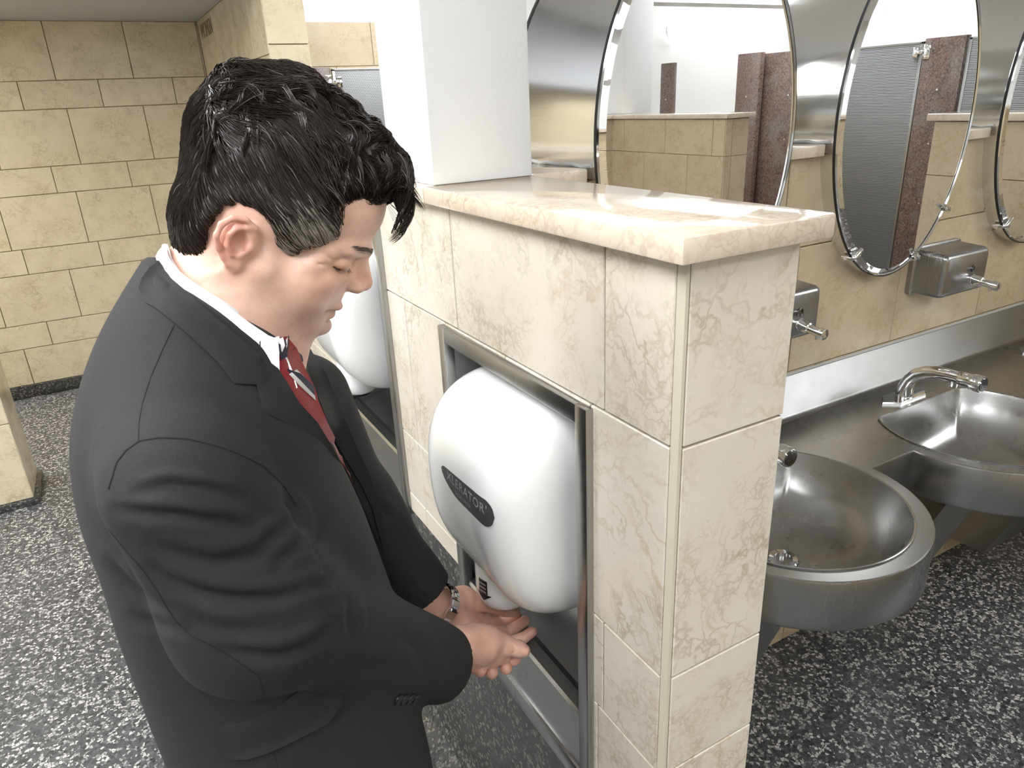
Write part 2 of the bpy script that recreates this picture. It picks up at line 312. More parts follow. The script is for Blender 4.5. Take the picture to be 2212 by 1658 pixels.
def nets(f, lo, hi, h, B=8):
    lo = np.array(lo, np.float32); n = (np.ceil((np.array(hi) - lo) / h / B).astype(int)) * B
    nb = n // B; bi = np.stack(np.meshgrid(*[np.arange(k) for k in nb], indexing='ij'), -1).reshape(-1, 3)
    cen = lo + (bi + .5).astype(np.float32) * (B * h); dv = f(cen.astype(np.float32)); rad = B * h * .87 * 1.45 + 2 * h
    V = np.empty(tuple(nb * B), np.float32); V4 = V.reshape(nb[0], B, nb[1], B, nb[2], B)
    sg = np.sign(dv).reshape(nb); V4[:] = sg[:, None, :, None, :, None] * 9
    act = bi[np.abs(dv) < rad]; loc = np.stack(np.meshgrid(*[np.arange(B)] * 3, indexing='ij'), -1).reshape(-1, 3)
    for s in range(0, len(act), 1500):
        a = act[s:s + 1500]; P = (lo + ((a[:, None, :] * B + loc[None]) * h)).astype(np.float32).reshape(-1, 3)
        d = f(P).reshape(len(a), B, B, B); V4[a[:, 0], :, a[:, 1], :, a[:, 2], :] = d
    S = V < 0; c = [S[i:n[0] - 1 + i, j:n[1] - 1 + j, k:n[2] - 1 + k] for i in (0, 1) for j in (0, 1) for k in (0, 1)]
    cnt = sum(x.astype(np.int8) for x in c); idx = np.argwhere((cnt > 0) & (cnt < 8)); N = len(idx)
    acc = np.zeros((N, 3)); w = np.zeros(N)
    for ax in range(3):
        o = [i for i in range(3) if i != ax]
        for p in (0, 1):
            for q in (0, 1):
                A = idx.copy(); A[:, o[0]] += p; A[:, o[1]] += q; Bq = A.copy(); Bq[:, ax] += 1
                va = V[tuple(A.T)]; vb = V[tuple(Bq.T)]; m = (va < 0) != (vb < 0)
                va = np.clip(va, -h * 2, h * 2); vb = np.clip(vb, -h * 2, h * 2)
                t = np.where(m, va / np.where(m, va - vb, 1), 0); pt = A.astype(float); pt[:, ax] += t; acc[m] += pt[m]; w[m] += 1
    vert = lo + (acc / w[:, None]) * h
    lut = -np.ones(tuple(n), np.int32); lut[tuple(idx.T)] = np.arange(N); F = []
    for ax in range(3):
        o = [(ax + 1) % 3, (ax + 2) % 3]; sl = [slice(1, n[i] - 1) for i in range(3)]; s2 = list(sl); s2[ax] = slice(2, n[ax])
        a = S[tuple(sl)]; b = S[tuple(s2)]; e = np.argwhere(a != b) + 1; fl = a[tuple((e - 1).T)]
        q = []
        for p, r in ((0, 0), (1, 0), (1, 1), (0, 1)):
            k = e.copy(); k[:, o[0]] -= p; k[:, o[1]] -= r; q.append(lut[tuple(k.T)])
        q = np.stack(q, 1); q[~fl] = q[~fl][:, ::-1]; F.append(q)
    F = np.concatenate(F); return vert, F[(F >= 0).all(1)]
def fmesh(name, v, F):
    me = bpy.data.meshes.new(name); me.vertices.add(len(v)); me.vertices.foreach_set('co', np.asarray(v, np.float32).ravel())
    me.loops.add(len(F) * 4); me.loops.foreach_set('vertex_index', F.astype(np.int32).ravel())
    me.polygons.add(len(F)); me.polygons.foreach_set('loop_start', np.arange(0, len(F) * 4, 4, dtype=np.int32))
    me.polygons.foreach_set('use_smooth', [True] * len(F)); me.update(calc_edges=True); me.validate(); return me
def relax(v, F, it=2, lam=.5):
    n = len(v)
    for _ in range(it):
        s = np.zeros_like(v); c = np.zeros(n)
        for a, b in ((0, 1), (1, 2), (2, 3), (3, 0)):
            for i, j in ((a, b), (b, a)):
                for k in range(3): s[:, k] += np.bincount(F[:, i], v[F[:, j], k], n)
                c += np.bincount(F[:, i], minlength=n)
        v = v + lam * (s / np.maximum(c, 1)[:, None] - v)
    return v
def vcol(me, name, arr):
    a = me.attributes.new(name, 'FLOAT', 'POINT'); a.data.foreach_set('value', np.asarray(arr, np.float32))
# ================================================================== added ceiling light panels, wall lamps
def added_ceiling_panel(x, y, lx, ly, z, label, p):  # invented panels, added to light the room in place of studio softboxes
    t = empty('added_ceiling_light', (x, y, z)); tag(t, label, 'added ceiling light')
    mb = MB()
    for a, b in (((x - lx, y - ly, z - .03), (x + lx, y - ly + .03, z)), ((x - lx, y + ly - .03, z - .03), (x + lx, y + ly, z)), ((x - lx, y - ly + .03, z - .03), (x - lx + .03, y + ly - .03, z)), ((x + lx - .03, y - ly + .03, z - .03), (x + lx, y + ly - .03, z))): mb.box(a, b)
    mb.obj('frame', M['white'], t)
    mb = MB(); mb.box((x - lx + .03, y - ly + .03, z - .022), (x + lx - .03, y + ly - .03, z - .005)); mb.obj('diffuser', M[p], t)
for (x, y, lx, ly, lb, pm) in ((-1.5, -.7, .8, .6, 'lit ceiling panel over the man\'s back, left of the partition', 'panel_hi'), (-.1, -2.0, .7, .4, 'added ceiling light panel above the partition end, in front of the washbasins', 'panel'), (-1.7, 1.2, .7, .6, 'added ceiling light panel over the open floor behind the man', 'panel_left'),
                     (1.6, 2.3, .9, .6, 'added ceiling light panel behind the mirror wall', 'panel_hi'), (3.6, -1.9, .5, 1.2, 'added ceiling light panel above the granite cubicles', 'panel'), (5.0, -2.6, .5, .9, 'added ceiling light panel inside the cubicle row', 'panel_hi'), (2.0, 4.3, .8, .4, 'added ceiling light panel above the rear cubicles', 'panel_hi'), (1.0, -3.4, 1.2, .3, 'added ceiling light panel along the far wall behind the photographer', 'panel_hi')):
    added_ceiling_panel(x, y, lx, ly, 2.75, lb, pm)
added_ceiling_panel(-2.3, 3.5, .6, .5, 1.998, 'added light panel in the low corridor ceiling, out of frame left', 'panel2')  # unseen panel added to brighten the corridor wall
def sconce(x, y, z, n, label):
    t = empty('wall_lamp', (x, y, z)); tag(t, label, 'wall lamp', None); n = np.array(n, float); c = np.array([x, y, z]); a = np.cross(n, [0, 0, 1])
    def ring(r, d, k=40): return [c + n * d + r * (a * math.cos(2 * PI * i / k) + np.array([0, 0, 1]) * math.sin(2 * PI * i / k)) for i in range(k)]
    mb = MB(); mb.loft([ring(.07, 0), ring(.07, .02)], True, True, True); mb.obj('mount', M['white'], t)
    mb = MB(); mb.loft([ring(.085, .02)] + [ring(.085 * math.cos(u), .02 + .05 * math.sin(u)) for u in np.linspace(.15, 1.5, 8)], True, True, True); mb.obj('globe', M['globe'], t)
p = at(676, -2, 5.28); sconce(p[0], 5.284, p[2], (0, -1, 0), 'round white globe lamp on the upper wall, top of the photo beside the column')
for v, lb in ((-.2, 'first round wall lamp above the granite cubicles'), (-1.6, 'second round wall lamp above the granite cubicles'), (-2.9, 'round wall lamp in the far corner above the cubicles')): sconce(5.83, v, 2.05, (-1, 0, 0), lb)
sconce(4.3, -3.83, 2.02, (0, 1, 0), 'round wall lamp reflected in the nearest oval mirror')
# ================================================================== hand dryers and recesses
def recess(y0, z0, label):
    """y0 = near edge of frame, z0 = bottom of frame"""
    t = empty('dryer_recess', (0, y0 + .2155, z0)); tag(t, label, 'wall recess', 'stainless recesses holding the hand dryers')
    y1, z1 = y0 + .431, z0 + .641
    mb = MB(); fx0, fx1 = -.011, .007
    for lo, hi in (((fx0, y0, z0), (fx1, y0 + .024, z1)), ((fx0, y1 - .024, z0), (fx1, y1, z1)), ((fx0, y0 + .0235, z1 - .026), (fx1, y1 - .0235, z1)), ((fx0, y0 + .0235, z0), (fx1, y1 - .0235, z0 + .034))): mb.box(lo, hi, .0018)
    mb.obj('frame', M['steel_v'], t)
    a, b = y0 + .0115, y1 - .0115; D = .138
    mb = MB()
    mb.box((.006, a, z0 + .03), (D, a + .0015, z1 - .01)); mb.box((.006, b - .0015, z0 + .03), (D, b, z1 - .01)); mb.box((.006, a, z1 - .014), (D, b, z1 - .012))
    pr = [(D, z1 - .012)] + [(D - .075 + .075 * math.cos(u), z0 + .21 - .075 * math.sin(u)) for u in np.linspace(0, 1.35, 14)] + [(.035, z0 + .125), (.02, z0 + .135)]
    mb.loft([[(x, y, z) for x, z in pr] for y in (a, b)], False, smooth=True)
    ys = (a + .0016, b - .0016)
    mb.obj('back_box', M['steel'], t, fix=False)
    mb = MB(); mb.loft([[(x, y, z) for x, z in ((-.006, z0 + .034), (-.004, z0 + .132), (.0, z0 + .137), (.02, z0 + .137), (.02, z0 + .13), (.004, z0 + .128), (.004, z0 + .034))] for y in (a + .012, b - .012)], True, True, True, False)
    mb.obj('sill', M['steel_v'], t)
    return t
def dryer_f(P, yc):
    x = P[:, 0] - .045; z = P[:, 2] - .965; y = np.abs(P[:, 1] - yc)
    # side profile: flat back, domed front, deeper belly
    fr = .140
    q = (np.abs(x / fr) ** 2.45 + np.abs(z / np.where(z > 0, .155, .186)) ** 2.5) ** (1 / 2.55)
    p = (q - 1) * .135
    w = smax(p, y - .152, .075)
    w = smax(w, P[:, 0] - .135, .01)
    c = P - np.array([0, yc, 0], np.float32)
    nz = smax(cone(c, (-.012, 0, .88), (-.022, 0, .785), .055, .047), .752 - P[:, 2], .012)
    sc = ell(c, (-.075, 0, .78), (.035, .06, .02))
    return w, nz
def make_dryer(yc, label):
    t = empty('hand_dryer', (.05, yc, .745)); tag(t, label, 'hand dryer', 'white hand dryers in the partition')
    v, F = nets(lambda P: dryer_f(P, yc)[0], (-.13, yc - .19, .74), (.16, yc + .19, 1.18), .004); v = relax(v, F, 2)
    cov = link('cover', fmesh('cover', v, F), M['enamel'], t)
    v2, F2 = nets(lambda P: smax(dryer_f(P, yc)[1], -(dryer_f(P, yc)[0] + .004), .004), (-.1, yc - .08, .72), (.06, yc + .08, .9), .003); v2 = relax(v2, F2, 2)
    noz = link('nozzle', fmesh('nozzle', v2, F2), M['enamel'], t)
    bvh = BVHTree.FromPolygons([Vector(x) for x in v], F.tolist()); bvn = BVHTree.FromPolygons([Vector(x) for x in v2], F2.tolist())
    mb = MB(); mb.tube([(-.022, yc, .748), (-.022, yc, .76)], [.026, .026], 24); mb.obj('air_outlet', M['black'], noz)
    # badge: wing outline in (y, z) on the front, projected along x
    def wrap(y, z, off, b=bvh):
        r = b.ray_cast(Vector((-.3, y, z)), Vector((1, 0, 0))); return (r[0] + r[1] * off) if r[0] is not None else Vector((-.1, y, z))
    def patch(name, outline, off, m, parent, cols=44, b=bvh):
        # strips between lower and upper outline
        lo_, up = outline; mb = MB(); N = cols; rows = 7; vs = []; 
        for i in range(N + 1):
            for j in range(rows):
                y = lo_[0][0] + (lo_[-1][0] - lo_[0][0]) * i / N; zl = np.interp(i / N, np.linspace(0, 1, len(lo_)), [q[1] for q in lo_]); zu = np.interp(i / N, np.linspace(0, 1, len(up)), [q[1] for q in up])
                vs.append(wrap(y, zl + (zu - zl) * j / (rows - 1), off, b))
        fs = [[i * rows + j, (i + 1) * rows + j, (i + 1) * rows + j + 1, i * rows + j + 1] for i in range(N) for j in range(rows - 1)]
        mb.add([q[:] for q in vs], fs, True); mb.obj(name, m, parent); return
    yb = yc - .034; L = .079
    def wing(sc, dz=0):
        s = np.linspace(-1, 1, 45)   # s=+1 far (left in the picture, pointed), -1 near (rounded)
        up = .008 + .008 * (1 - s) / 2; lo_ = -.026 + .010 * np.clip((s - .2) / .8, 0, 1) ** 2 * 2.2
        e0 = np.sqrt(np.clip(1 - np.clip((-s - .72) / .28, 0, 1) ** 2, 0, 1)); e1 = np.sqrt(np.clip(1 - np.clip((s - .86) / .14, 0, 1) ** 2, 0, 1)); m_ = (up + lo_) / 2; h_ = (up - lo_) / 2 * e0 * e1 + (sc - 1) * .02
        return [(yb + q * (L + (sc - 1) * .02), .993 + a - b + dz) for q, a, b in zip(s, m_, h_)], [(yb + q * (L + (sc - 1) * .02), .993 + a + b + dz) for q, a, b in zip(s, m_, h_)]
    patch('badge_rim', wing(1.09), .0006, M['enamel'], cov); patch('badge', wing(1.0), .0013, M['badge'], cov)
    def lettering(body, size, y, z, off, m, name, parent, b=bvh, sx=1.0, dx=0):
        cu = bpy.data.curves.new(name, 'FONT'); cu.body = body; cu.size = size; cu.align_x = 'CENTER'; cu.extrude = 0; cu.resolution_u = 3; cu.space_character = 1.12
        ob = bpy.data.objects.new(name, cu); COL.objects.link(ob); dg = bpy.context.evaluated_depsgraph_get(); me = bpy.data.meshes.new_from_object(ob.evaluated_get(dg)); bpy.data.objects.remove(ob)
        bm = bmesh.new(); bm.from_mesh(me); bmesh.ops.triangulate(bm, faces=bm.faces[:])
        for w in bm.verts: w.co = wrap(y - w.co.x * sx, z + w.co.y, off, b)
        bmesh.ops.solidify(bm, geom=bm.faces[:], thickness=.0004); bm.to_mesh(me); bm.free(); return link(name, me, m, parent)
    lettering('XLERATOR®'.replace('®', "'"), .0195, yb - .004, .9865, .0018, M['grey_text'], 'badge_lettering', cov, sx=1.12)
    lettering('EXCEL DRYER', .0075, yb + .004, .9745, .0018, M['grey_text'], 'maker_lettering', cov, sx=1.0)
    # small black arrow sticker on the nozzle
    dy = -.012
    ln = np.linspace(-1, 1, 9)
    patch('sticker', ([(yc + dy + q * .009, .790) for q in ln], [(yc + dy + q * .009, .815) for q in ln]), .0006, M['black'], noz, 8, bvn)
    patch('sticker_arrow', ([(yc + dy + q * .015, .789 - .013 * (1 - abs(q))) for q in ln], [(yc + dy + q * .015, .7895) for q in ln]), .0006, M['black'], noz, 8, bvn)
    mb = MB()
    for k in range(3): mb.add([wrap(yc + dy + p_, .797 + q, .0012, bvn)[:] for p_, q in ((.007, .012 - k * .007), (-.007, .012 - k * .007), (-.007, .009 - k * .007), (.007, .009 - k * .007))], [[0, 1, 2, 3]])
    mb.obj('sticker_print', M['grey_text'], noz)
    return t
def copy_tree(o, parent=None):
    c = o.copy(); COL.objects.link(c)
    if parent is not None: c.parent = parent; c.matrix_parent_inverse = o.matrix_parent_inverse.copy()
    for ch in list(o.children): copy_tree(ch, c)
    return c
def shift(o, d): o.matrix_world = Matrix.Translation(d) @ o.matrix_world; return o
recess(.143, .520, 'brushed steel wall recess around the hand dryer nearest the camera')
tag(recess(.842, .650, 'brushed steel wall recess around the farther hand dryer, behind the man\'s chin'))
d1 = make_dryer(.357, 'glossy white hand dryer with black badge, the man holds his hands under it')
d2 = copy_tree(d1); shift(d2, (0, .699, .13)); d2['label'] = 'farther white hand dryer half hidden behind the man\'s face'
# ================================================================== oval mirrors in steel housings
ZM, MA, MBb = 1.428, .243, .36
def el(cx, y, a, b, n=96): return [(cx + a * math.cos(2 * PI * k / n), y, ZM + b * math.sin(2 * PI * k / n)) for k in range(n)]
def make_mirror(cx, label):
    t = empty('oval_mirror', (cx, .6, ZM - MBb)); tag(t, label, 'mirror', 'oval mirrors over the washbasins')
    mb = MB(); mb.loft([el(cx, .566, MA + .001, MBb + .001), el(cx, .86, MA + .001, MBb + .001), el(cx, .86, MA - .004, MBb - .004), el(cx, .566, MA - .004, MBb - .004), el(cx, .566, MA + .001, MBb + .001)]); mb.obj('housing', M['drum'], t)
    for s, yy in ((1, .558), (-1, .864)):
        mb = MB(); mb.loft([el(cx, yy + s * .012, MA + .001, MBb + .001), el(cx, yy + s * .004, MA + .002, MBb + .002), el(cx, yy + s * .001, MA - .001, MBb - .001), el(cx, yy + s * .004, MA - .004, MBb - .004)], True); mb.obj('rim', M['chrome'], t)
        mb = MB(); mb.loft([el(cx, yy + s * .003, MA + .0028, MBb + .0028), el(cx, yy + s * .010, MA + .0030, MBb + .0030), el(cx, yy + s * .010, MA, MBb)], True); mb.obj('gasket', M['rubber'], t)
        mb = MB(); mb.loft([el(cx, yy + s * .005, MA - .004, MBb - .004), el(cx, yy, MA - .016, MBb - .016)], True, smooth=False); mb.f.append(tuple(range(96, 192))); mb.sm.append(False); mb.tint.append(.5)
        mb.obj('glass', M['mirror'], t, fix=False)
    for ang in (-125, -66, -38):
        c = math.radians(ang); nx, nz = math.cos(c) / MA, math.sin(c) / MBb; l = math.hypot(nx, nz); nx, nz = nx / l, nz / l
        px, pz = cx + MA * math.cos(c), ZM + MBb * math.sin(c)
        mb = MB(); mb.tube([(px - nx * .022, .551, pz - nz * .022), (px + nx * .004, .551, pz + nz * .004), (px + nx * .008, .558, pz + nz * .008), (px + nx * .008, .583, pz + nz * .008)], [.0045, .0055, .0055, .006], 10)
        mb.tube([(px + nx * .010, .574, pz + nz * .010), (px + nx * .016, .574, pz + nz * .016)], .005, 10); mb.obj('clip', M['chrome'], t)
    # sealant line where the housing meets the wall cap
    mb = MB(); w = MA * math.sqrt(1 - ((1.386 - ZM) / MBb) ** 2)
    for s in (-1, 1): mb = MB(); mb.tube([(cx + s * (w + .001), yy, 1.388 + .002 * math.sin(yy * 90)) for yy in np.linspace(.58, .81, 9)], .004, 8); mb.obj('sealant', M['grime'], t)
    return t
m1 = make_mirror(.551, 'oval mirror nearest the man, reflecting the tiled partition and granite cubicle')
for k, lb in ((1, 'oval mirror above the right soap dispenser, reflecting a grey cubicle door'), (2, 'oval mirror cut off by the right edge of the photo'), ):
    c = copy_tree(m1); shift(c, (.621 * k, 0, 0)); c['label'] = lb
# ================================================================== washbasin counter
ZC = .76; CX = [.573, 1.205, 1.837]; RO, RI = .2445, .2125; YF, YC = .305, .303
sink = empty('washbasin_counter', (.9, .6, ZC)); tag(sink, 'long stainless steel counter with round washbasins under the oval mirrors', 'washbasin')
outer = []
for i, cx in enumerate(CX):
    for a in np.linspace(180, 360, 49): outer.append((cx + RO * math.cos(math.radians(a)), YC + RO * math.sin(math.radians(a))))
bd = [(.159, .563), (.159, YF)] + outer + [(BAY_E - .002, YF), (BAY_E - .002, .563)]
def basin_outline(cx, r, yb, n=72, rc=.014):
    pts = [];  # circle with a flat back at yb, rounded corners
    half = math.sqrt(max(r * r - (yb - YC) ** 2, 0)); a0 = math.degrees(math.atan2(yb - YC, half))
    arc = [(cx + r * math.cos(math.radians(a)), YC + r * math.sin(math.radians(a))) for a in np.linspace(180 - a0 + 3, 360 + a0 - 3, n)]
    p0 = np.array(arc[-1]); p1 = np.array([cx + half, yb]); p2 = np.array([cx + half - rc, yb]); q = [tuple((1 - t) ** 2 * p0 + 2 * t * (1 - t) * p1 + t * t * p2) for t in np.linspace(0, 1, 9)[1:]]
    flat = [(cx + (half - rc) * t, yb) for t in np.linspace(1, -1, 20)[1:-1]]
    r_ = [(2 * cx - x, y) for x, y in q][::-1]
    return arc + q + flat + r_
holes = [basin_outline(cx, RI + .004, .444) for cx in CX]
vs = [Vector(p) for p in bd]; ed = [(i, (i + 1) % len(bd)) for i in range(len(bd))]
for hpts in holes: k = len(vs); vs += [Vector(p) for p in hpts]; ed += [(k + i, k + (i + 1) % len(hpts)) for i in range(len(hpts))]
for x in np.arange(.2, 2.3, .05):
    for y in (.34, .40, .48, .52):
        if all((x - c) ** 2 + (y - YC) ** 2 > (RI + .02) ** 2 or y > .46 for c in CX): vs.append(Vector((x, y)))
cv, ce, cf, *_ = geometry.delaunay_2d_cdt(vs, ed, [], 1, 1e-6)
def inpoly(p, poly):
    c = False; j = len(poly) - 1
    for i in range(len(poly)):
        if (poly[i][1] > p[1]) != (poly[j][1] > p[1]) and p[0] < (poly[j][0] - poly[i][0]) * (p[1] - poly[i][1]) / (poly[j][1] - poly[i][1]) + poly[i][0]: c = not c
        j = i
    return c
fs = []
for f in cf:
    c = sum((cv[i] for i in f), Vector((0, 0))) / len(f)
    if inpoly(c, bd) and not any(inpoly(c, h_) for h_ in holes): fs.append(f)
mb = MB(); mb.add([(p[0], p[1], ZC) for p in cv], fs, False)
fr = bd[1:-1]
def offs(pts, d):
    o = []
    for i, p in enumerate(pts):
        a = np.array(pts[max(i - 1, 0)]); b = np.array(pts[min(i + 1, len(pts) - 1)]); t = b - a; t /= np.linalg.norm(t); o.append((p[0] + t[1] * d, p[1] - t[0] * d))
    return o
fr2 = offs(fr, -.004)
mb2 = MB(); mb2.loft([[(x, y, ZC) for x, y in fr], [(x, y, ZC - .001) for x, y in offs(fr, .002)], [(x, y, ZC - .004) for x, y in offs(fr, .0032)], [(x, y, ZC - .095) for x, y in offs(fr, .0032)], [(x, y, ZC - .10) for x, y in fr]], False)
ctop = mb.obj('countertop', M['steel_sink'], sink)
mb2.obj('apron', M['steel'], sink)
mb = MB(); mb.loft([[(x, y, z) for y, z in ((.548, ZC + .0002), (.558, ZC + .002), (.564, ZC + .008), (.594, ZC + .092), (.597, ZC + .095), (.6, ZC + .0945), (.6, ZC))] for x in (.159, BAY_E - .002)], False); mb.obj('backsplash', M['backsplash'], sink)
mb = MB(); mb.tube([(.165, .596, ZC + .098), (BAY_E - .01, .596, ZC + .098)], .0035, 8); mb.obj('sealant_bead', M['grime'], sink)
for cx in CX:
    o_ = np.array(holes[CX.index(cx)]); dr = np.array([cx, .30]); rings = []
    for s, z in ((1, 0), (1.006, .0025), (1.0, .0035), (.985, .002), (.97, -.006), (.93, -.03), (.86, -.062), (.74, -.092), (.58, -.112), (.40, -.123), (.22, -.128), (.12, -.130)):
        sh = 1 if s > .9 else s
        ring = dr + (o_ - dr) * s
        if s < .95:
            ang = np.arctan2(o_[:, 1] - dr[1], o_[:, 0] - dr[0]); circ = dr + np.stack([np.cos(ang), np.sin(ang)], 1) * .2 * s; m_ = np.clip((.93 - s) / .5, 0, 1); ring = ring * (1 - m_) + circ * m_
        rings.append([(p[0], p[1], ZC + z) for p in ring])
    mb = MB(); mb.loft(rings, True); bs = mb.obj('basin', M['steel_sink'], sink, fix=False)
    mb = MB(); mb.loft([[(cx + r_ * math.cos(a), .30 + r_ * math.sin(a), ZC + z) for a in np.linspace(0, 2 * PI, 33)[:-1]] for r_, z in ((.030, -.1285), (.027, -.1262), (.018, -.1275), (.016, -.14), (.001, -.14))], True); mb.obj('drain', M['chrome'], bs)
for cx in CX:
    mb = MB(); mb.loft([[(cx + s * .10, y, z) for y, z in ((.27, ZC - .135), (.46, .10), (.599, .10), (.599, ZC - .135))] for s in (-1, 1)], True, True, True, False); mb.obj('pipe_cover', M['steel'], sink)
def make_faucet(cx, label):
    t = empty('faucet', (cx, .485, ZC)); tag(t, label, 'tap', 'chrome taps on the washbasin counter')
    mb = MB(); ol = [(-.085, 0), (-.05, -.026), (.05, -.026), (.085, 0), (.05, .026), (-.05, .026)]
    mb.loft([[(cx + x * s, .487 + y * s, ZC + z) for x, y in ol] for s, z in ((1, .0), (1, .004), (.965, .007))], True, True, True, False); mb.obj('base_plate', M['chrome'], t)
    pts = [(cx, .487, ZC + .006), (cx, .486, ZC + .03), (cx, .478, ZC + .052), (cx, .462, ZC + .072), (cx, .44, ZC + .084), (cx, .415, ZC + .09), (cx, .385, ZC + .092), (cx, .36, ZC + .092)]
    mb = MB(); mb.tube(pts, [.021, .018, .0165, .016, .0155, .015, .0145, .0145], 24); mb.tube([(cx, .375, ZC + .085), (cx, .375, ZC + .070), (cx, .375, ZC + .066)], [.011, .0105, .009], 18); mb.obj('spout', M['chrome'], t)
    mb = MB(); mb.tube([(cx, .362, ZC + .092), (cx, .358, ZC + .092), (cx, .356, ZC + .092), (cx, .335, ZC + .092), (cx, .333, ZC + .092), (cx, .312, ZC + .092), (cx, .309, ZC + .092)], [.0155, .0165, .0175, .0175, .020, .0205, .0185], 24); h_ = mb.obj('push_button', M['chrome'], t)
    mb = MB(); mb.tube([(cx, .3092, ZC + .092), (cx, .3075, ZC + .092)], [.0155, .0155], 24)
    for k in range(3): a = 2 * PI * k / 3 + PI / 2; mb.tube([(cx + .0085 * math.cos(a), .308, ZC + .092 + .0085 * math.sin(a)), (cx + .0085 * math.cos(a), .3068, ZC + .092 + .0085 * math.sin(a))], .003, 10)
    mb.obj('button_disc', M['chrome_dark'], h_); return t
f1 = make_faucet(CX[0], 'chrome tap partly hidden behind the partition corner, only its button end showing')
for k, lb in ((1, 'chrome push tap of the right washbasin, its spout pointing forward'), (2, 'chrome tap at the right edge of the photo')): c = copy_tree(f1); shift(c, ((CX[k] - CX[0]), 0, 0)); c['label'] = lb
def make_soap(cx, label):
    t = empty('soap_dispenser', (cx, .6, .985)); tag(t, label, 'soap dispenser', 'steel soap dispensers on the washroom wall')
    z0, z1, hw = .990, 1.104, .094
    def rr(w, a, b, r, y, n=6):
        o = []
        for (sx, sz, a0) in ((1, 1, 0), (-1, 1, 90), (-1, -1, 180), (1, -1, 270)):
            ccx, ccz = (w - r) * sx, ((b - r) if sz > 0 else (a + r))
            for k in range(n + 1): u = math.radians(a0 + 90 * k / n); o.append((cx + ccx + r * math.cos(u), y, ccz + r * math.sin(u)))
        return o
    mb = MB(); mb.loft([rr(hw + .005, z0 - .006, z1 + .006, .014, .6), rr(hw + .005, z0 - .006, z1 + .006, .014, .588), rr(hw + .001, z0 - .001, z1 + .001, .012, .585), rr(hw, z0, z1, .012, .583), rr(hw, z0, z1 - .004, .012, .52), rr(hw - .002, z0 + .002, z1 - .007, .012, .512), rr(hw - .008, z0 + .008, z1 - .013, .010, .507)], True, True, True)
    b_ = mb.obj('tank', M['steel'], t)
    xv = cx + .03
    mb = MB(); mb.tube([(xv - .003, .508, z0 + .062), (xv - .003, .503, z0 + .062), (xv - .003, .502, z0 + .062)], [.0095, .0095, .007], 20); mb.obj('lock', M['chrome_dark'], b_)
    mb = MB(); mb.tube([(xv, .51, z0 + .034), (xv, .503, z0 + .034), (xv, .502, z0 + .034), (xv, .480, z0 + .031), (xv, .478, z0 + .031), (xv, .454, z0 + .028), (xv, .452, z0 + .028), (xv, .440, z0 + .027), (xv, .438, z0 + .027)], [.0145, .0145, .0125, .0125, .0095, .0095, .012, .012, .009], 20)
    mb.tube([(xv, .460, z0 + .026), (xv, .459, z0 + .012)], [.005, .004], 12); mb.obj('push_valve', M['chrome'], t); return t
s1 = make_soap(.775, 'steel soap dispenser half hidden behind the partition corner')
for k, lb in ((1, 'steel soap dispenser on the wall at the right, between two oval mirrors'),): c = copy_tree(s1); shift(c, (.642 * k, 0, 0)); c['label'] = lb
# ================================================================== cubicles
def hinge(parent, x, y, z, ax, s):
    """pivot hinge bracket; ax 0 -> front faces -y and runs in x; ax 1 -> front faces -x and runs in y"""
    def bx(a, b, c, d, e, f):
        lo = (a, c, e); hi = (b, d, f)
        return ((x + lo[0] * s if s > 0 else x + hi[0] * s, y + lo[1], z + lo[2]), (x + hi[0] * s if s > 0 else x + lo[0] * s, y + hi[1], z + hi[2])) if ax == 0 else ((x + lo[1], y + lo[0] * s if s > 0 else y + hi[0] * s, z + lo[2]), (x + hi[1], y + hi[0] * s if s > 0 else y + lo[0] * s, z + hi[2]))
    mb = MB()
    for q in ((-.055, -.012, -.012, .0, -.042, .042), (-.012, .03, -.02, .0, -.012, .012), (.02, .05, -.012, 0, -.03, .03)): mb.box(*bx(*q), .002)
    for zz in (-.03, .03): c = bx(-.04, -.03, -.018, -.01, zz - .005, zz + .005); mb.box(*c, .001)
    return mb.obj('hinge', M['chrome'], parent)
def door(lo, hi, label, ax, hx, s, pull=None):
    t = empty('cubicle_door', ((lo[0] + hi[0]) / 2, (lo[1] + hi[1]) / 2, lo[2])); tag(t, label, 'cubicle door')
    mb = MB(); mb.box(lo, hi, .002); mb.obj('panel', M['perf'], t); e = .012
    mb = MB()
    for a, b in (((lo[0] - .002, lo[1] - .002, hi[2] - e), (hi[0] + .002, hi[1] + .002, hi[2] + .002)), ((lo[0] - .002, lo[1] - .002, lo[2]), (hi[0] + .002, hi[1] + .002, lo[2] + e))): mb.box(a, b, .001)
    if ax == 0:
        for x in (lo[0], hi[0] - e): mb.box((x - .002, lo[1] - .002, lo[2]), (x + e + .002, hi[1] + .002, hi[2]), .001)
    else:
        for y in (lo[1], hi[1] - e): mb.box((lo[0] - .002, y - .002, lo[2]), (hi[0] + .002, y + e + .002, hi[2]), .001)
    mb.obj('edge_frame', M['steel_v'], t)
    if hx is not None: hinge(t, *hx, ax, s)
    return t
def granite_slab(lo, hi, label, name='granite_pilaster'):
    t = empty(name, ((lo[0] + hi[0]) / 2, (lo[1] + hi[1]) / 2, 0)); tag(t, label, 'cubicle panel'); mb = MB(); mb.box(lo, hi, .003); sl = mb.obj('slab', M['granite'], t)
    yy = (lo[1] + hi[1]) / 2
    for zz in (.45, .8, 1.15, 1.45): mb = MB(); mb.tube([(lo[0] - .004, yy, zz), (lo[0] + .002, yy, zz)], .006, 10); mb.obj('bolt', M['chrome'], sl)
    return t
granite_slab((.83, 4.2, 0), (.93, 4.245, 1.74), 'narrow red granite pilaster beside the perforated door, left of the white column')
door((.945, 4.21, .15), (1.62, 4.235, 1.73), 'grey perforated metal cubicle door seen left of the white column', 0, (.945, 4.207, 1.655), 1)
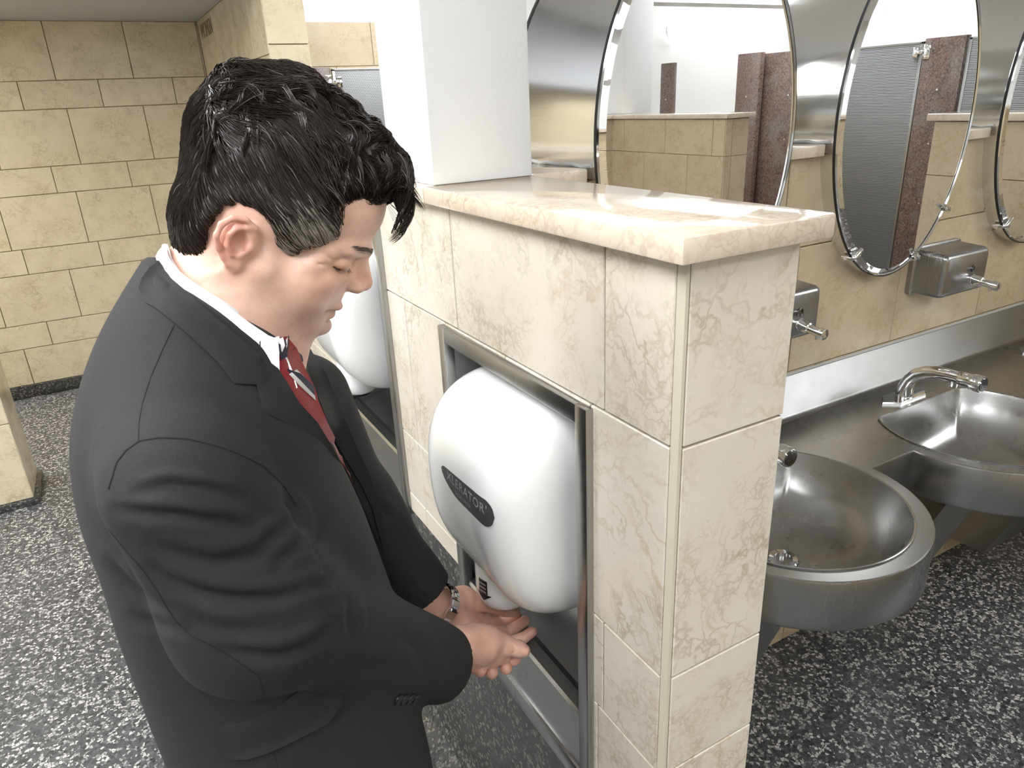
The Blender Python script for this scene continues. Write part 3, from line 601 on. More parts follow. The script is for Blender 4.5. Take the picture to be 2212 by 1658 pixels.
X0 = 3.93
granite_slab((X0, -1.21, 0), (X0 + .045, -.97, 1.73), 'tall red granite pilaster between two perforated doors, reflected in the second mirror')
door((X0 + .01, -1.87, .15), (X0 + .035, -1.225, 1.715), 'perforated cubicle door reflected at the left of the second mirror', 1, (X0 + .008, -1.225, 1.66), -1)
door((X0 + .01, -.955, .15), (X0 + .035, -.30, 1.715), 'perforated cubicle door right of the granite pilaster in the second mirror', 1, None, 1)
granite_slab((X0 + .03, -2.50, 0), (X0 + .06, -1.885, 1.735), 'wide red granite panel with bolts reflected in the nearest mirror', 'cubicle_wall')
granite_slab((X0 - .03, -2.64, 0), (X0 + .015, -2.42, 1.745), 'red granite pilaster at the end of the wide granite panel in the nearest mirror')
granite_slab((X0 + .1, -3.66, 0), (X0 + .14, -3.5, 1.74), 'dark granite post in the far corner reflected in the nearest mirror')
granite_slab((X0, -.285, 0), (X0 + .045, -.05, 1.73), 'red granite pilaster beside the last perforated door')
t = granite_slab((X0 + .06, .0, 0), (X0 + .1, .6, 1.73), 'red granite end panel of the cubicle row', 'cubicle_wall')
# ================================================================== WOMEN sign
sg = empty('wall_sign', (.232, 4.03, 1.93)); tag(sg, 'small engraved sign reading WOMEN high on the corridor wall', 'sign')
cu = bpy.data.curves.new('sign_letters', 'FONT'); cu.body = 'WOMEN'; cu.size = .105; cu.align_x = 'CENTER'; cu.align_y = 'CENTER'; cu.extrude = .001
ob = bpy.data.objects.new('sign_letters', cu); COL.objects.link(ob); me = bpy.data.meshes.new_from_object(ob.evaluated_get(bpy.context.evaluated_depsgraph_get())); bpy.data.objects.remove(ob)
me.transform(Matrix.Translation((.2308, 4.03, 1.93)) @ Matrix(((0, 0, -1, 0), (-1, 0, 0, 0), (0, 1, 0, 0), (0, 0, 0, 1)))); link('lettering', me, plain('engraved_lettering', srgb(120, 106, 80), .6), sg)
mb = MB(); mb.box((.2315, 3.83, 1.865), (.233, 4.23, 1.99)); mb.obj('plaque', M['marble_far'], sg)
# ================================================================== the man
def D(u, v, t): return CAM + (R.T @ np.array([(u - W / 2) / FPX, (v - H / 2) / FPX, 1.0])) * t
YM = .255; PH = math.radians(29); YW = math.radians(-16)
HF = np.array([math.cos(PH) * math.cos(YW), math.cos(PH) * math.sin(YW), -math.sin(PH)]); HL = np.array([-math.sin(YW), math.cos(YW), 0]); HU = np.cross(HF, HL)
HO_ = at(600, 470, YM); HM = np.stack([HF, HU, HL], 1)
def hw(f, u, l): return HO_ + (HF * f + HU * u + HL * l) / 1000
def hloc(P): return ((P - HO_.astype(np.float32)) @ HM.astype(np.float32)) * 1000
def part_mask(P, lo, hi): return np.all((P > np.array(lo)) & (P < np.array(hi)), axis=1)
def head_f(P):
    q = hloc(P); q[:, 2] = np.abs(q[:, 2]); E = lambda c, r: ell(q, c, r); K = lambda a, b, ra, rb: cone(q, a, b, ra, rb)
    d = E((0, 38, 0), (95, 75, 75)); d = smin(d, E((-18, -12, 26), (50, 50, 42)), 14)
    d = smin(d, E((40, -24, 0), (49, 62, 54)), 14); d = smin(d, E((55, -60, 0), (30, 27, 37)), 14)
    d = smin(d, E((72, -86, 0), (17, 13, 21)), 9); d = smin(d, K((4, -42, 56), (58, -84, 22), 19, 17), 14)
    d = smin(d, E((34, -50, 36), (36, 32, 27)), 14); d = smin(d, E((46, -102, 0), (26, 13, 30)), 10)
    d = smin(d, E((47, -33, 40), (26, 14, 18)), 11)
    d = smin(d, K((91, 6, 6), (72, 5, 44), 6.5, 6), 11); d = smin(d, K((58, 4, 46), (44, -20, 54), 7.5, 8), 10)
    d = smax(d, -E((98, -12.5, 27), (19, 9, 13)), 7); d = smax(d, -E((84, -12, 50), (20, 8.5, 14)), 6)
    d = smin(d, K((89.5, -3, 0), (101.5, -27, 0), 6.0, 9.4), 8); d = smin(d, E((92, -32, 11.5), (12, 8, 7)), 5)
    d = smin(d, E((66.5, -11.5, 31.5), (13.5, 10, 17)), 3)
    d = smax(d, -K((81, -15.5, 24), (70, -17, 44), 1.6, 1.3), 1.2); d = smax(d, -K((70, -17, 44), (60, -17, 51), 1.4, .9), 1.5); d = smax(d, -K((79.5, -5, 22), (66, -5.5, 44), 1.5, .9), 2); d = smax(d, -K((80, -22, 24), (62, -24, 48), 1.8, 1.6), 3); d = smax(d, -K((62, -10, 52), (48, -4, 60), .8, .6), 3); d = smax(d, -K((61, -15, 52), (48, -16, 60), .8, .6), 3)
    d = smin(d, E((81, -60, 0), (10.5, 5, 23)), 3); d = smin(d, E((78, -71, 0), (9.5, 5.5, 20)), 3)
    d = smax(d, -K((94, -65.8, 0), (73, -65, 31), 2.2, 1.6), 2); d = smax(d, -E((99, -40, 6.5), (6, 3.4, 3)), 2)
    d = smax(d, -K((92, -31, 20), (78, -58, 34), 1.2, 1.2), 6); d = smax(d, -K((85, -78.5, 0), (74, -78.5, 20), 2.2, 1.5), 5)
    d = smax(d, -K((38, -96, 50), (66, -104, 0), 2, 2), 8)
    qq = (q - np.array([-26, -21, 80], np.float32)) / .84 + np.array([-37, -26, 81], np.float32); q = qq; E = lambda c, r: ell(qq, c, r)
    h = chain(q, [(-19, -15, 75), (-22, -6, 79), (-33, -1, 83), (-45, -4, 87), (-53, -14, 90), (-54, -27, 90), (-49, -39, 86), (-41, -48, 82), (-34, -53, 79)], [2.4, 2.8, 3.2, 3.4, 3.6, 3.4, 3.2, 3.2, 4], 2)
    lobe = E((-29, -50, 76), (8, 8.5, 4.5)); pl = E((-37, -26, 79), (16.5, 25, 4.5)); root = E((-26, -26, 70), (14, 22, 10))
    e = smin(smin(pl, root, 6), lobe, 4); e = smax(e, -E((-31, -28, 86), (10, 13, 10)), 3); e = smax(e, -chain(q, [(-24, -8, 88), (-38, -7, 90), (-48, -16, 93), (-48, -30, 92)], [2.5, 2.8, 2.8, 2], 2), 2)
    ah = chain(q, [(-27, -9, 82), (-38, -12, 86), (-43, -22, 88), (-41, -34, 86), (-34, -42, 83)], [2.4, 3, 3.2, 3, 2.6], 2)
    e = smin(e, ah, 3); e = smin(e, h, 2); e = smin(e, E((-20, -29, 78), (4.5, 6.5, 4.5)), 3) * .84
    return smin(d, e, 4) / 1000
NK0 = hw(-16, -40, 0); NKF = hw(22, -80, 0); NB = at(470, 700, YM); NB2 = NB + np.array([-.01, 0, -.12])
# shoulders, elbows, wrists
SR, ER, WR = at(400, 1055, .085), at(550, 1312, .075), at(955, 1418, .19)
SL, EL_, WL = at(640, 850, .425), at(772, 1105, .43), D(910, 1290, 1.09)
LH = dict(wr=D(925, 1310, 1.105))
def hands_f(P):
    c = lambda pts, rad, k=.004: chain(P, [D(*p) for p in pts], rad, k)
    # left hand, palm up under the nozzle
    d = c([(885, 1278, 1.07), (930, 1308, 1.11), (968, 1318, 1.135)], [.027, .026, .027])
    d = smin(d, c([(960, 1300, 1.135), (1000, 1296, 1.165), (1035, 1302, 1.19)], [.022, .023, .015]), .012)
    th = c([(1030, 1300, 1.17), (1060, 1306, 1.18), (1092, 1314, 1.185), (1111, 1320, 1.19)], [.0150, .0125, .0128, .0100])
    pal = None
    for a, r0, r1 in (((1042, 1334, 1.20), .022, .0135), ((1042, 1350, 1.18), .022, .0135), ((1038, 1364, 1.155), .022, .013), ((1030, 1376, 1.13), .021, .0125)):
        e = c([(965, 1322, 1.135), a], [r0, r1]); pal = e if pal is None else smin(pal, e, .006)
    d = smin(d, pal, .008)
    fg = [c([(1042, 1334, 1.205), (1070, 1328, 1.235), (1098, 1324, 1.235)], [.0125, .0102, .0090], .0015),
          c([(1042, 1350, 1.185), (1080, 1346, 1.225), (1100, 1336, 1.23), (1116, 1329, 1.225)], [.0125, .0102, .0096, .0088], .0015),
          c([(1040, 1364, 1.16), (1092, 1364, 1.205), (1114, 1354, 1.21), (1134, 1341, 1.205)], [.0122, .0104, .0098, .0090], .0015),
          c([(1032, 1376, 1.135), (1104, 1386, 1.165), (1132, 1376, 1.165), (1149, 1364, 1.165)], [.0118, .0100, .0094, .0086], .0015)]
    f4 = None
    for e in fg: f4 = e if f4 is None else np.minimum(f4, e)
    d = smin(d, f4, .004); d = smin(d, th, .004)
    # right hand, nearer, thumb on top and fingers curled beneath
    r = c([(920, 1440, .965), (995, 1392, 1.0), (1035, 1393, 1.03)], [.029, .0265, .0275])
    r = smin(r, c([(1020, 1382, 1.02), (1055, 1385, 1.04), (1083, 1393, 1.055)], [.022, .022, .018]), .01)
    r = smin(r, c([(1025, 1405, 1.03), (1060, 1412, 1.06), (1085, 1410, 1.075)], [.021, .019, .016]), .01)
    t2 = c([(1075, 1389, 1.05), (1098, 1395, 1.055), (1120, 1401, 1.06), (1132, 1405, 1.062)], [.0165, .0125, .0125, .0095])
    r = smin(r, t2, .006)
    g = [c([(1078, 1408, 1.09), (1104, 1410, 1.10), (1112, 1423, 1.085)], [.0125, .011, .0097], .0015), c([(1068, 1414, 1.085), (1092, 1428, 1.09), (1093, 1442, 1.075)], [.0125, .0112, .0100], .0015),
         c([(1040, 1420, 1.07), (1058, 1434, 1.075), (1062, 1452, 1.06)], [.012, .011, .0098], .0015), c([(1015, 1420, 1.045), (1022, 1436, 1.05), (1038, 1447, 1.045)], [.0118, .0108, .0098], .0015)]
    f4 = None
    for e in g: f4 = e if f4 is None else np.minimum(f4, e)
    r = smin(r, f4, .0035)
    # thumb nail and creases
    nl = ell(P, D(1131, 1401, 1.052), (.0075, .0075, .0075)); 
    for a, b in (((1010, 1352, .98), (1012, 1432, .99)), ((1003, 1350, .975), (1004, 1432, .985))): r = smax(r, -cone(P, D(*a), D(*b), .0012, .0012), .003)
    r = smax(r, -cone(P, D(1112, 1388, 1.045), D(1106, 1412, 1.045), .0006, .0006), .002)
    return np.minimum(d, r)
def body_f(P):
    d = np.full(len(P), 9, np.float32)
    m = P[:, 2] > 1.2
    if m.any():
        Q = P[m]; h = np.full(len(Q), 9., np.float32); near = np.linalg.norm(Q - HO_.astype(np.float32), axis=1) < .25
        h[~near] = np.linalg.norm(Q[~near] - HO_, axis=1) - .14
        if near.any(): h[near] = head_f(Q[near])
        d[m] = h
    nk = smin(cone(P, NK0, NB, .060, .063), cone(P, NKF, at(560, 735, YM), .032, .045), .03)
    d = smin(d, nk, .018)
    T = cone(P, NB, (-.40, YM, 1.0), .07, .10); T = smin(T, cone(P, NB2, SR, .05, .04), .05); T = smin(T, cone(P, NB2, SL, .05, .04), .05); d = smin(d, T, .03)
    for s, e, w in ((SR, ER, D(920, 1440, .965)), (SL, EL_, D(885, 1278, 1.07))): d = smin(d, chain(P, [s, e, w], [.04, .034, .026], .01), .02)
    m = (P[:, 0] > -.3) & (P[:, 2] < 1.0)
    if m.any(): d[m] = smin(d[m], hands_f(P[m]), .006)
    return d
man = empty('person', (-.40, .255, 0)); tag(man, 'man in dark suit and red striped tie drying his hands under the nearest dryer', 'person')
bv, bF = nets(body_f, (-.56, .0, .645), (.07, .54, 1.60), .0018); bv = relax(bv, bF, 1, .5)
bme = fmesh('body', bv, bF)
q = hloc(bv.astype(np.float32)); al = np.abs(q[:, 2]); hm = np.linalg.norm(q, axis=1) < 190
G1 = lambda c, r: np.exp(-np.sum(((np.stack([q[:, 0], q[:, 1], al], 1) - np.array(c)) / np.array(r)) ** 2, 1))
lip = hm * np.clip(G1((86, -60.5, 0), (9, 4.5, 20)) + G1((84, -70.5, 0), (9, 5, 17)), 0, 1)
stub = hm * np.clip(1.2 * G1((48, -78, 35), (52, 28, 48)) + .8 * G1((5, -50, 60), (16, 26, 22)) + .8 * G1((80, -82, 0), (30, 22, 36)) + .5 * G1((98, -50, 0), (12, 8, 24)), 0, 1)
hz = (bv[:, 2] < 1.0) & (bv[:, 0] > -.22)
red = hm * np.clip(1.1 * G1((-26, -22, 86), (22, 34, 18)) + .8 * G1((106, -30, 0), (16, 14, 14)) + .45 * G1((66, -30, 50), (30, 18, 22)) + .6 * G1((30, -105, 30), (60, 22, 40)), 0, 1) + hz * .3
tips = [D(*p) for p in ((1112, 1423, 1.085), (1093, 1442, 1.075), (1062, 1452, 1.06), (1038, 1447, 1.045), (1147, 1362, 1.165), (1132, 1342, 1.205), (1117, 1334, 1.225), (1109, 1322, 1.22))]
for t_ in tips: red = np.maximum(red, .95 * np.exp(-np.sum((bv - t_) ** 2, 1) / .016 ** 2))
brow = hm * np.clip(G1((97, 6, 14), (10, 3.6, 10)) + G1((90, 8, 27), (12, 3.6, 10)) + .8 * G1((82, 8, 38), (12, 3.2, 9)), 0, 1)
dk = hm * np.clip(.9 * G1((70, -14, 44), (16, 9, 14)) + .8 * G1((82, -10, 26), (10, 6, 10)), 0, 1)
for n_, a_ in (('lip', lip), ('stubble', stub), ('red', red), ('brow', brow), ('sallow', dk)): vcol(bme, n_, a_)
def skin_mat():
    t = NT('skin'); co = t.coord(); A_ = lambda n: t.n('ShaderNodeAttribute', attribute_name=n).outputs['Fac']
    n1 = t.noise(co, 60, 4, .6).outputs[0]; n2 = t.noise(co, 700, 2, .6).outputs[0]; n3 = t.noise(co, 2300, 1).outputs[0]
    c = t.mix(t.ramp(n1, [(.35, G(0)), (.7, G(1))]), srgb(226, 188, 168), srgb(212, 170, 150))
    c = t.mix(t.math('MULTIPLY', A_('red'), .62, clamp=True), c, srgb(198, 128, 112))
    c = t.mix(t.math('MULTIPLY', A_('sallow'), .8, clamp=True), c, srgb(180, 136, 100))
    c = t.mix(t.math('MULTIPLY', A_('stubble'), .3), c, srgb(146, 124, 116))
    sp = t.ramp(n3, [(.56, G(0)), (.66, G(1))]); c = t.mix(t.math('MULTIPLY', t.math('MULTIPLY', sp, A_('stubble')), .5), c, srgb(84, 66, 62))
    c = t.mix(t.math('MULTIPLY', A_('lip'), .6), c, srgb(172, 104, 92))
    br = t.noise(t.mapp(co, (400, 400, 1800)), 1.0, 2).outputs[0]
    c = t.mix(t.math('MULTIPLY', A_('brow'), t.ramp(br, [(.3, G(.3)), (.6, G(1))]), clamp=True), c, srgb(96, 72, 58))
    t.set(Base_Color=c, Roughness=.42); t.b.inputs['Subsurface Weight'].default_value = .12; t.b.inputs['Subsurface Radius'].default_value = (.008, .003, .0015); t.b.inputs['Subsurface Scale'].default_value = 1.0
    t.bump(t.math('ADD', n2, t.math('MULTIPLY', t.noise(co, 260, 3, .7).outputs[0], .8)), .22, .0008); return t.m
M['skin'] = skin_mat()
link('body', bme, M['skin'], man)
# nails
nailm = plain('finger_nail', srgb(226, 176, 160), .25)
def nail(c, n, ax, w, l):
    c, n, ax = [np.array(k, float) for k in (c, n, ax)]; n /= np.linalg.norm(n); ax = ax - n * (ax @ n); ax /= np.linalg.norm(ax); b = np.cross(n, ax); mb = MB(); rings = []
    for r_, hgt in ((1, -.0012), (1, 0), (.8, .0007), (.4, .001), (.01, .0011)):
        rings.append([c + n * (hgt - .0016 * (math.sin(a) * r_) ** 2 * 1.2) + ax * l * r_ * np.sign(math.cos(a)) * abs(math.cos(a)) ** .7 + b * w * r_ * np.sign(math.sin(a)) * abs(math.sin(a)) ** .7 for a in np.linspace(0, 2 * PI, 29)[:-1]])
    mb.loft(rings, True, True, True); mb.obj('nail', nailm, man)
bbv = BVHTree.FromPolygons([Vector(x) for x in bv], bF.tolist())
def cast(u, v, b=bbv):
    r = b.ray_cast(Vector(CAM), Vector(D(u, v, 1.0) - CAM).normalized()); return (np.array(r[0]), np.array(r[1])) if r[0] is not None else (None, None)
for (u, v, u2, v2, w, l) in ((1132, 1405, 1142, 1408, .0058, .0075),):
    p_, n_ = cast(u, v)
    if p_ is not None: nail(p_, n_ * .6 + (CAM - p_) / np.linalg.norm(CAM - p_) * .4, D(u2, v2, 1.06) - D(u, v, 1.06), w, l)
# eyelashes / eye
lash = plain('lash_brown', srgb(50, 38, 32), .6)
for s in (-1, 1):
    mb = MB()
    for k in range(16):
        a = 22 + k * 1.8; p0 = np.array(bbv.find_nearest(Vector(hw(81 - (a - 20) * .56, -15.6, s * a)))[0]); d_ = HM @ np.array([.75 - k * .02, -.55, s * (.1 + k * .03)]); d_ /= np.linalg.norm(d_); mb.tube([p0, p0 + d_ * .003, p0 + d_ * .0065 + HU * .001], [.00022, .00018, .00007], 4)
    mb.obj('eyelashes', lash, man)
    mb = MB(); mb.tube([np.array(bbv.find_nearest(Vector(hw(81 - (a - 20) * .56, -15.6, s * a)))[0]) for a in np.linspace(22, 50, 12)], .0007, 6); mb.obj('lash_line', lash, man)
for s in (-1, 1):
    mb = MB(); rb = random.Random(3)
    for k in range(150):
        t_ = rb.random(); f_ = 99 - 3 * t_ - 24 * t_ ** 2; l_ = 7 + 38 * t_; u_ = 7.5 + 3 * math.sin(t_ * 2.6) + rb.uniform(-3, 3) * (1 - .5 * t_); loc, n_, _, _ = bbv.find_nearest(Vector(hw(f_, u_, s * l_)))
        p0 = np.array(loc); d_ = HM @ np.array([-.55, .25 - .5 * t_, s * 1.0]); d_ /= np.linalg.norm(d_); mb.tube([p0, p0 + d_ * .004 + np.array(n_) * .0011, p0 + d_ * .0085 + np.array(n_) * .0008], [.00022, .0002, .00006], 3, False)
    mb.obj('eyebrow', plain('eyebrow_brown', srgb(74, 58, 48), .6), man)
# ------------------------------------------------------------------ hair
poly = [(150, 160), (150, 34), (104, 54), (84, 60), (62, 58), (46, 42), (57, 28), (57, 12), (44, 2), (29, -9), (25, -34), (18, -42), (12, -34), (6, -12), (0, 3), (-12, 10), (-34, 11), (-46, 0), (-51, -25), (-46, -50), (-54, -68), (-64, -80), (-150, -80), (-150, 160)]
pa = np.array(poly, np.float32)
def poly_sd(x, y):
    d = np.full(len(x), 1e9, np.float32); ins = np.zeros(len(x), bool)
    for i in range(len(pa)):
        a, b = pa[i], pa[(i + 1) % len(pa)]; e = b - a; wx, wy = x - a[0], y - a[1]; t = np.clip((wx * e[0] + wy * e[1]) / (e @ e), 0, 1)
        d = np.minimum(d, (wx - e[0] * t) ** 2 + (wy - e[1] * t) ** 2); c = (a[1] > y) != (b[1] > y)
        ins ^= c & (x < (b[0] - a[0]) * (y - a[1]) / (b[1] - a[1] + 1e-9) + a[0])
    return np.where(ins, -1, 1) * np.sqrt(d)
def wob(q, s, ph): return np.sin(q[:, 0] / s + ph + 1.3 * np.sin(q[:, 2] / s * .8 + ph)) * np.cos(q[:, 1] / s * 1.1 + ph * 2 + np.sin(q[:, 0] / s * .6))
def hair_f(P):
    q = hloc(P); q2 = q.copy(); q2[:, 2] = np.abs(q2[:, 2]); E = lambda c, r: ell(q2, c, r)
    d = E((-6, 46, 0), (96, 86, 79)); d = smin(d, E((-30, 70, 0), (66, 62, 60)), 14); d = smin(d, E((40, 82, 0), (56, 36, 52)), 14)
    d = smin(d, E((-46, -12, 20), (46, 64, 48)), 14); d = smin(d, E((12, 22, 40), (46, 46, 38)), 12)
    fr = chain(q, [(52, 90, -6), (82, 86, -14), (99, 76, -20), (106, 62, -24)], [24, 16, 9, 4], 8); d = smin(d, fr, 8)
    top_ = np.clip((q[:, 1] - 60) / 40, 0, 1); d = d + (1.4 + 2.4 * top_) * wob(q, 11, .4) + (.35 + .9 * top_) * wob(q, 4.3, 1.7)
    return smax(d, poly_sd(q[:, 0], q[:, 1]) + 1.5 * wob(q, 3.1, .9), 5) / 1000
hv, hF_ = nets(hair_f, HO_ - .165, HO_ + .165, .0022); hv = relax(hv, hF_, 1)
hair_mat_ = NT('dark_hair'); _a = hair_mat_.n('ShaderNodeAttribute', attribute_name='grey').outputs['Fac']; _n = hair_mat_.noise(hair_mat_.mapp(hair_mat_.coord(), (500, 500, 160)), 1, 3).outputs[0]
_c = hair_mat_.mix(_n, srgb(22, 18, 17), srgb(52, 44, 39)); _c = hair_mat_.mix(_a, _c, srgb(176, 168, 160))
hair_mat_.set(Base_Color=_c, Roughness=.34); hair_mat_.b.inputs['Specular IOR Level'].default_value = .35
M['hair'] = hair_mat_.m
qh = hloc(hv.astype(np.float32)); grey_at = lambda f, u: float(np.clip(math.exp(-((f - 40) / 26) ** 2 - ((u - 10) / 20) ** 2) + .7 * math.exp(-((f - 20) / 12) ** 2 - ((u + 24) / 18) ** 2), 0, 1))
hme = fmesh('hair', hv, hF_); vcol(hme, 'grey', [.35 * grey_at(a, b) for a, b in qh[:, :2]])
hob = link('hair', hme, M['hair'], man)
hb = BVHTree.FromPolygons([Vector(x) for x in hv], hF_.tolist())
r0 = random.Random(11); tri = hv[hF_[:, 0]]; ql = hloc(tri.astype(np.float32)); nstr = 11500
w_ = np.where(ql[:, 2] < 12, 1.0, .25) * np.where(ql[:, 1] > 60, 1.6, 1.0) * np.where(ql[:, 0] > 60, 1.5, 1.0); w_ *= (poly_sd(ql[:, 0], ql[:, 1]) < 1); cdf = np.cumsum(w_ / w_.sum()); mbs = MB(); greys = []
CL = [np.array([r0.uniform(-110, 110), r0.uniform(-80, 130), r0.uniform(-80, 80)]) for _ in range(130)]; CD = [(r0.uniform(-.8, .8), r0.uniform(-.7, .5), r0.uniform(-.5, .5), r0.uniform(.5, 4.5)) for _ in CL]; CLA = np.array(CL)
def flow(q):
    f, u, l = q; top = min(max((u - 60) / 45, 0), 1); back = min(max((-f - 55) / 35, 0), 1); tmp = min(max((f - 5) / 40, 0), 1)
    d = np.array([.95, .15, -.12]) * top + (1 - top) * (np.array([.85, -.50, 0]) * (1 - back) + np.array([-.28, -1.0, 0]) * back)
    return d / (np.linalg.norm(d) + 1e-9)
for k in range(nstr):
    i = int(np.searchsorted(cdf, r0.random())); p = np.array(tri[i], float); q0 = ql[i]; ci = int(np.argmin(np.sum((CLA - q0) ** 2, 1))); cd = CD[ci]
    topness = min(max((q0[1] - 45) / 40, 0), 1); L = (20 + 32 * topness + 8 * r0.random()) if q0[1] > -40 else 12; 
    if q0[0] > 70 and q0[1] > 60: L = 46
    n = 7; pts = []; hgt = (.6 + cd[3] * topness * 1.1 + r0.random() * 1.2); cur = p.copy()
    for s in range(n):
        u_ = s / (n - 1); qc = (cur - HO_) @ HM * 1000; fl_ = flow(qc) + np.array(cd[:3]) * (.32 + .75 * topness) + np.array([0, .9, .5 * cd[0]]) * (.5 - u_) * topness * (.5 + abs(cd[1])) + np.array([r0.uniform(-.12, .12) for _ in range(3)])
        if qc[0] > 88 and qc[1] > 20: fl_ = np.array([.7 - 1.5 * u_, -.9, -.1 + .25 * cd[0]])
        loc, nrm, _, dist = hb.find_nearest(Vector(cur)); 
        if qc[0] < 104: base = np.array(loc); cur_s = base + np.array(nrm) * (math.sin(PI * min(u_ * 1.05, 1)) * hgt + .3) / 1000
        else: cur_s = cur
        pts.append(cur_s); cur = cur_s + HM @ (fl_ / (np.linalg.norm(fl_) + 1e-9)) * (L / n) / 1000
    rad = r0.uniform(.00022, .00045); nb0 = len(mbs.v); mbs.tube(pts, [rad, rad, rad, rad * .95, rad * .8, rad * .6, rad * .2], 3, False, True); qe = (pts[3] - HO_) @ HM * 1000; g_ = grey_at(qe[0], qe[1]); gv = (r0.random() < .15 + .8 * g_) * (.4 + .6 * g_) if g_ > .05 or r0.random() < .12 else 0
    greys += [gv] * (len(mbs.v) - nb0)
for j in range(120):   # lifted locks that break up the top and fall over the temple and brow
    while True:
        i = int(r0.random() * len(tri)); q0 = ql[i]
        if q0[1] > 55 and q0[2] < 25 and -90 < q0[0] < 92: break
    dv = np.array([r0.uniform(.5, 1), r0.uniform(-.55, .35), r0.uniform(-.75, .45)]); 
    if q0[0] < -45: dv = np.array([r0.uniform(-.6, .7), r0.uniform(-.8, -.1), r0.uniform(-.8, .2)])
    dv /= np.linalg.norm(dv); bend = np.array([r0.uniform(-.4, .3), r0.uniform(-1.3, -.5), r0.uniform(-.9, .6)]); Lk = r0.uniform(26, 58); pk = r0.uniform(1.5, 8.0); wid = r0.uniform(1.2, 3.2)
    for k in range(26):
        o_ = np.array([r0.gauss(0, wid), r0.gauss(0, wid), r0.gauss(0, wid)]); hs = r0.uniform(.55, 1.05); n = 9; pts = []; ln = Lk * r0.uniform(.75, 1.05)
        st = hb.find_nearest(Vector(np.array(tri[i]) + HM @ o_ / 1000)); cur = np.array(st[0])
        for s in range(n):
            u_ = s / (n - 1); qd = dv + bend * u_ ** 1.5 * .9; qd /= np.linalg.norm(qd); loc, nrm, _, _ = hb.find_nearest(Vector(cur)); qc = (np.array(loc) - HO_) @ HM * 1000; conv = 1 - .65 * u_
            free = qc[0] > 98; base = cur if free else np.array(loc)
            pts.append(base + np.array(nrm) * (0 if free else (math.sin(PI * u_) ** .8 * pk * hs + .5) / 1000)); cur = base + HM @ (qd - o_ * .012) * ln / n / 1000
        rad = r0.uniform(.0002, .0004); nb0 = len(mbs.v); mbs.tube(pts, [rad, rad, rad, rad, rad, rad * .9, rad * .75, rad * .5, rad * .2], 3, False, True); greys += [.3 * (r0.random() < .12)] * (len(mbs.v) - nb0)
so = mbs.obj('hair_strands', M['hair'], hob, fix=False); vcol(so.data, 'grey', greys)
# ------------------------------------------------------------------ clothes
def cloth_mat(name, a, b, sheen=.25):
    t = NT(name); co = t.coord(); n = t.noise(t.mapp(co, (900, 900, 2600)), 1.0, 2, .6).outputs[0]; n2 = t.noise(t.mapp(co, (2600, 2600, 900)), 1.0, 2, .6).outputs[0]
    m = t.math('MULTIPLY', n, n2); t.set(Base_Color=t.mix(t.ramp(m, [(.14, G(0)), (.42, G(1))]), a, b), Roughness=.85); t.b.inputs['Sheen Weight'].default_value = sheen; t.b.inputs['Sheen Roughness'].default_value = .5
    t.bump(m, .5, .0006); return t.m
M['suit'] = cloth_mat('charcoal_wool', srgb(15, 15, 16), srgb(38, 38, 40), .0); M['shirt'] = plain('white_cotton', srgb(240, 238, 242), .7); M['thread'] = plain('dark_thread', srgb(14, 14, 15), .9)
ZT = np.array([.40, .60, .66, .74, .85, .94, 1.02, 1.09, 1.16, 1.22, 1.27, 1.31, 1.345, 1.40]); ZBK = np.array([-.53, -.532, -.531, -.532, -.529, -.533, -.536, -.535, -.538, -.530, -.508, -.484, -.457, -.41])
ZFR = np.array([-.22, -.225, -.225, -.232, -.236, -.243, -.257, -.270, -.289, -.300, -.312, -.33, -.345, -.36]); ZB = np.array([.205, .205, .205, .20, .188, .178, .178, .182, .186, .182, .165, .14, .11, .08])
zf = np.linspace(.4, 1.4, 201)
def sm(a): k = np.exp(-np.linspace(-2, 2, 17) ** 2); k /= k.sum(); return np.convolve(np.pad(np.interp(zf, ZT, a), 8, 'edge'), k, 'valid')
TB, TF, TW = sm(ZBK), sm(ZFR), sm(ZB)
WRC, WLC = D(950, 1432, .93), D(922, 1285, 1.085)
def torso_f(P, grow=0.0):
    z = P[:, 2]; xb = np.interp(z, zf, TB); xf = np.interp(z, zf, TF); b = np.interp(z, zf, TW); a = (xf - xb) / 2
    n = (np.abs((P[:, 0] - (xb + xf) / 2) / a) ** 2.35 + np.abs((P[:, 1] - YM) / b) ** 2.35) ** (1 / 2.35); return (n - 1) * np.minimum(a, b) * .93
def tube_cut(P, pts, rad, end, k=.03):
    d = chain(P, pts, rad, k); ax = np.array(pts[-1]) - np.array(pts[-2]); ax /= np.linalg.norm(ax); return d, ax
SH_R, SH_L = at(405, 1045, .082), at(655, 862, .42)
def sleeve_f(P, S, E_, Wc, r):
    ax = Wc - E_; ax = ax / np.linalg.norm(ax); d = chain(P, [S, E_, Wc + ax * .04], r + [r[-1]], .05)
    d = smax(d, (P - Wc) @ ax.astype(np.float32), .004); return smax(d, -cone(P, Wc - ax * .05, Wc + ax * .05, r[2] - .006, r[2] - .004), .002)
def jacket_f(P):
    P = P.astype(np.float32); d = torso_f(P)
    yoke = smin(cone(P, NB + (-.012, -.02, -.048), SH_R + (-.005, .03, .012), .050, .050), cone(P, NB + (-.012, .02, -.048), SH_L + (-.01, -.03, .012), .050, .050), .03)
    d = smin(d, yoke, .04); cut = (P[:, 2] - 1.375 + .80 * (P[:, 0] + .42)) / 1.28; d = smax(d, cut, .01)
    r1 = sleeve_f(P, SH_R, ER + (0, 0, 0), WRC, [.064, .062, .049]); r2 = sleeve_f(P, SH_L, EL_, WLC, [.062, .055, .043])
    hem = .50 - P[:, 2]; d = smax(d, hem, .006)
    return smin(smin(d, r1, .012), r2, .012)
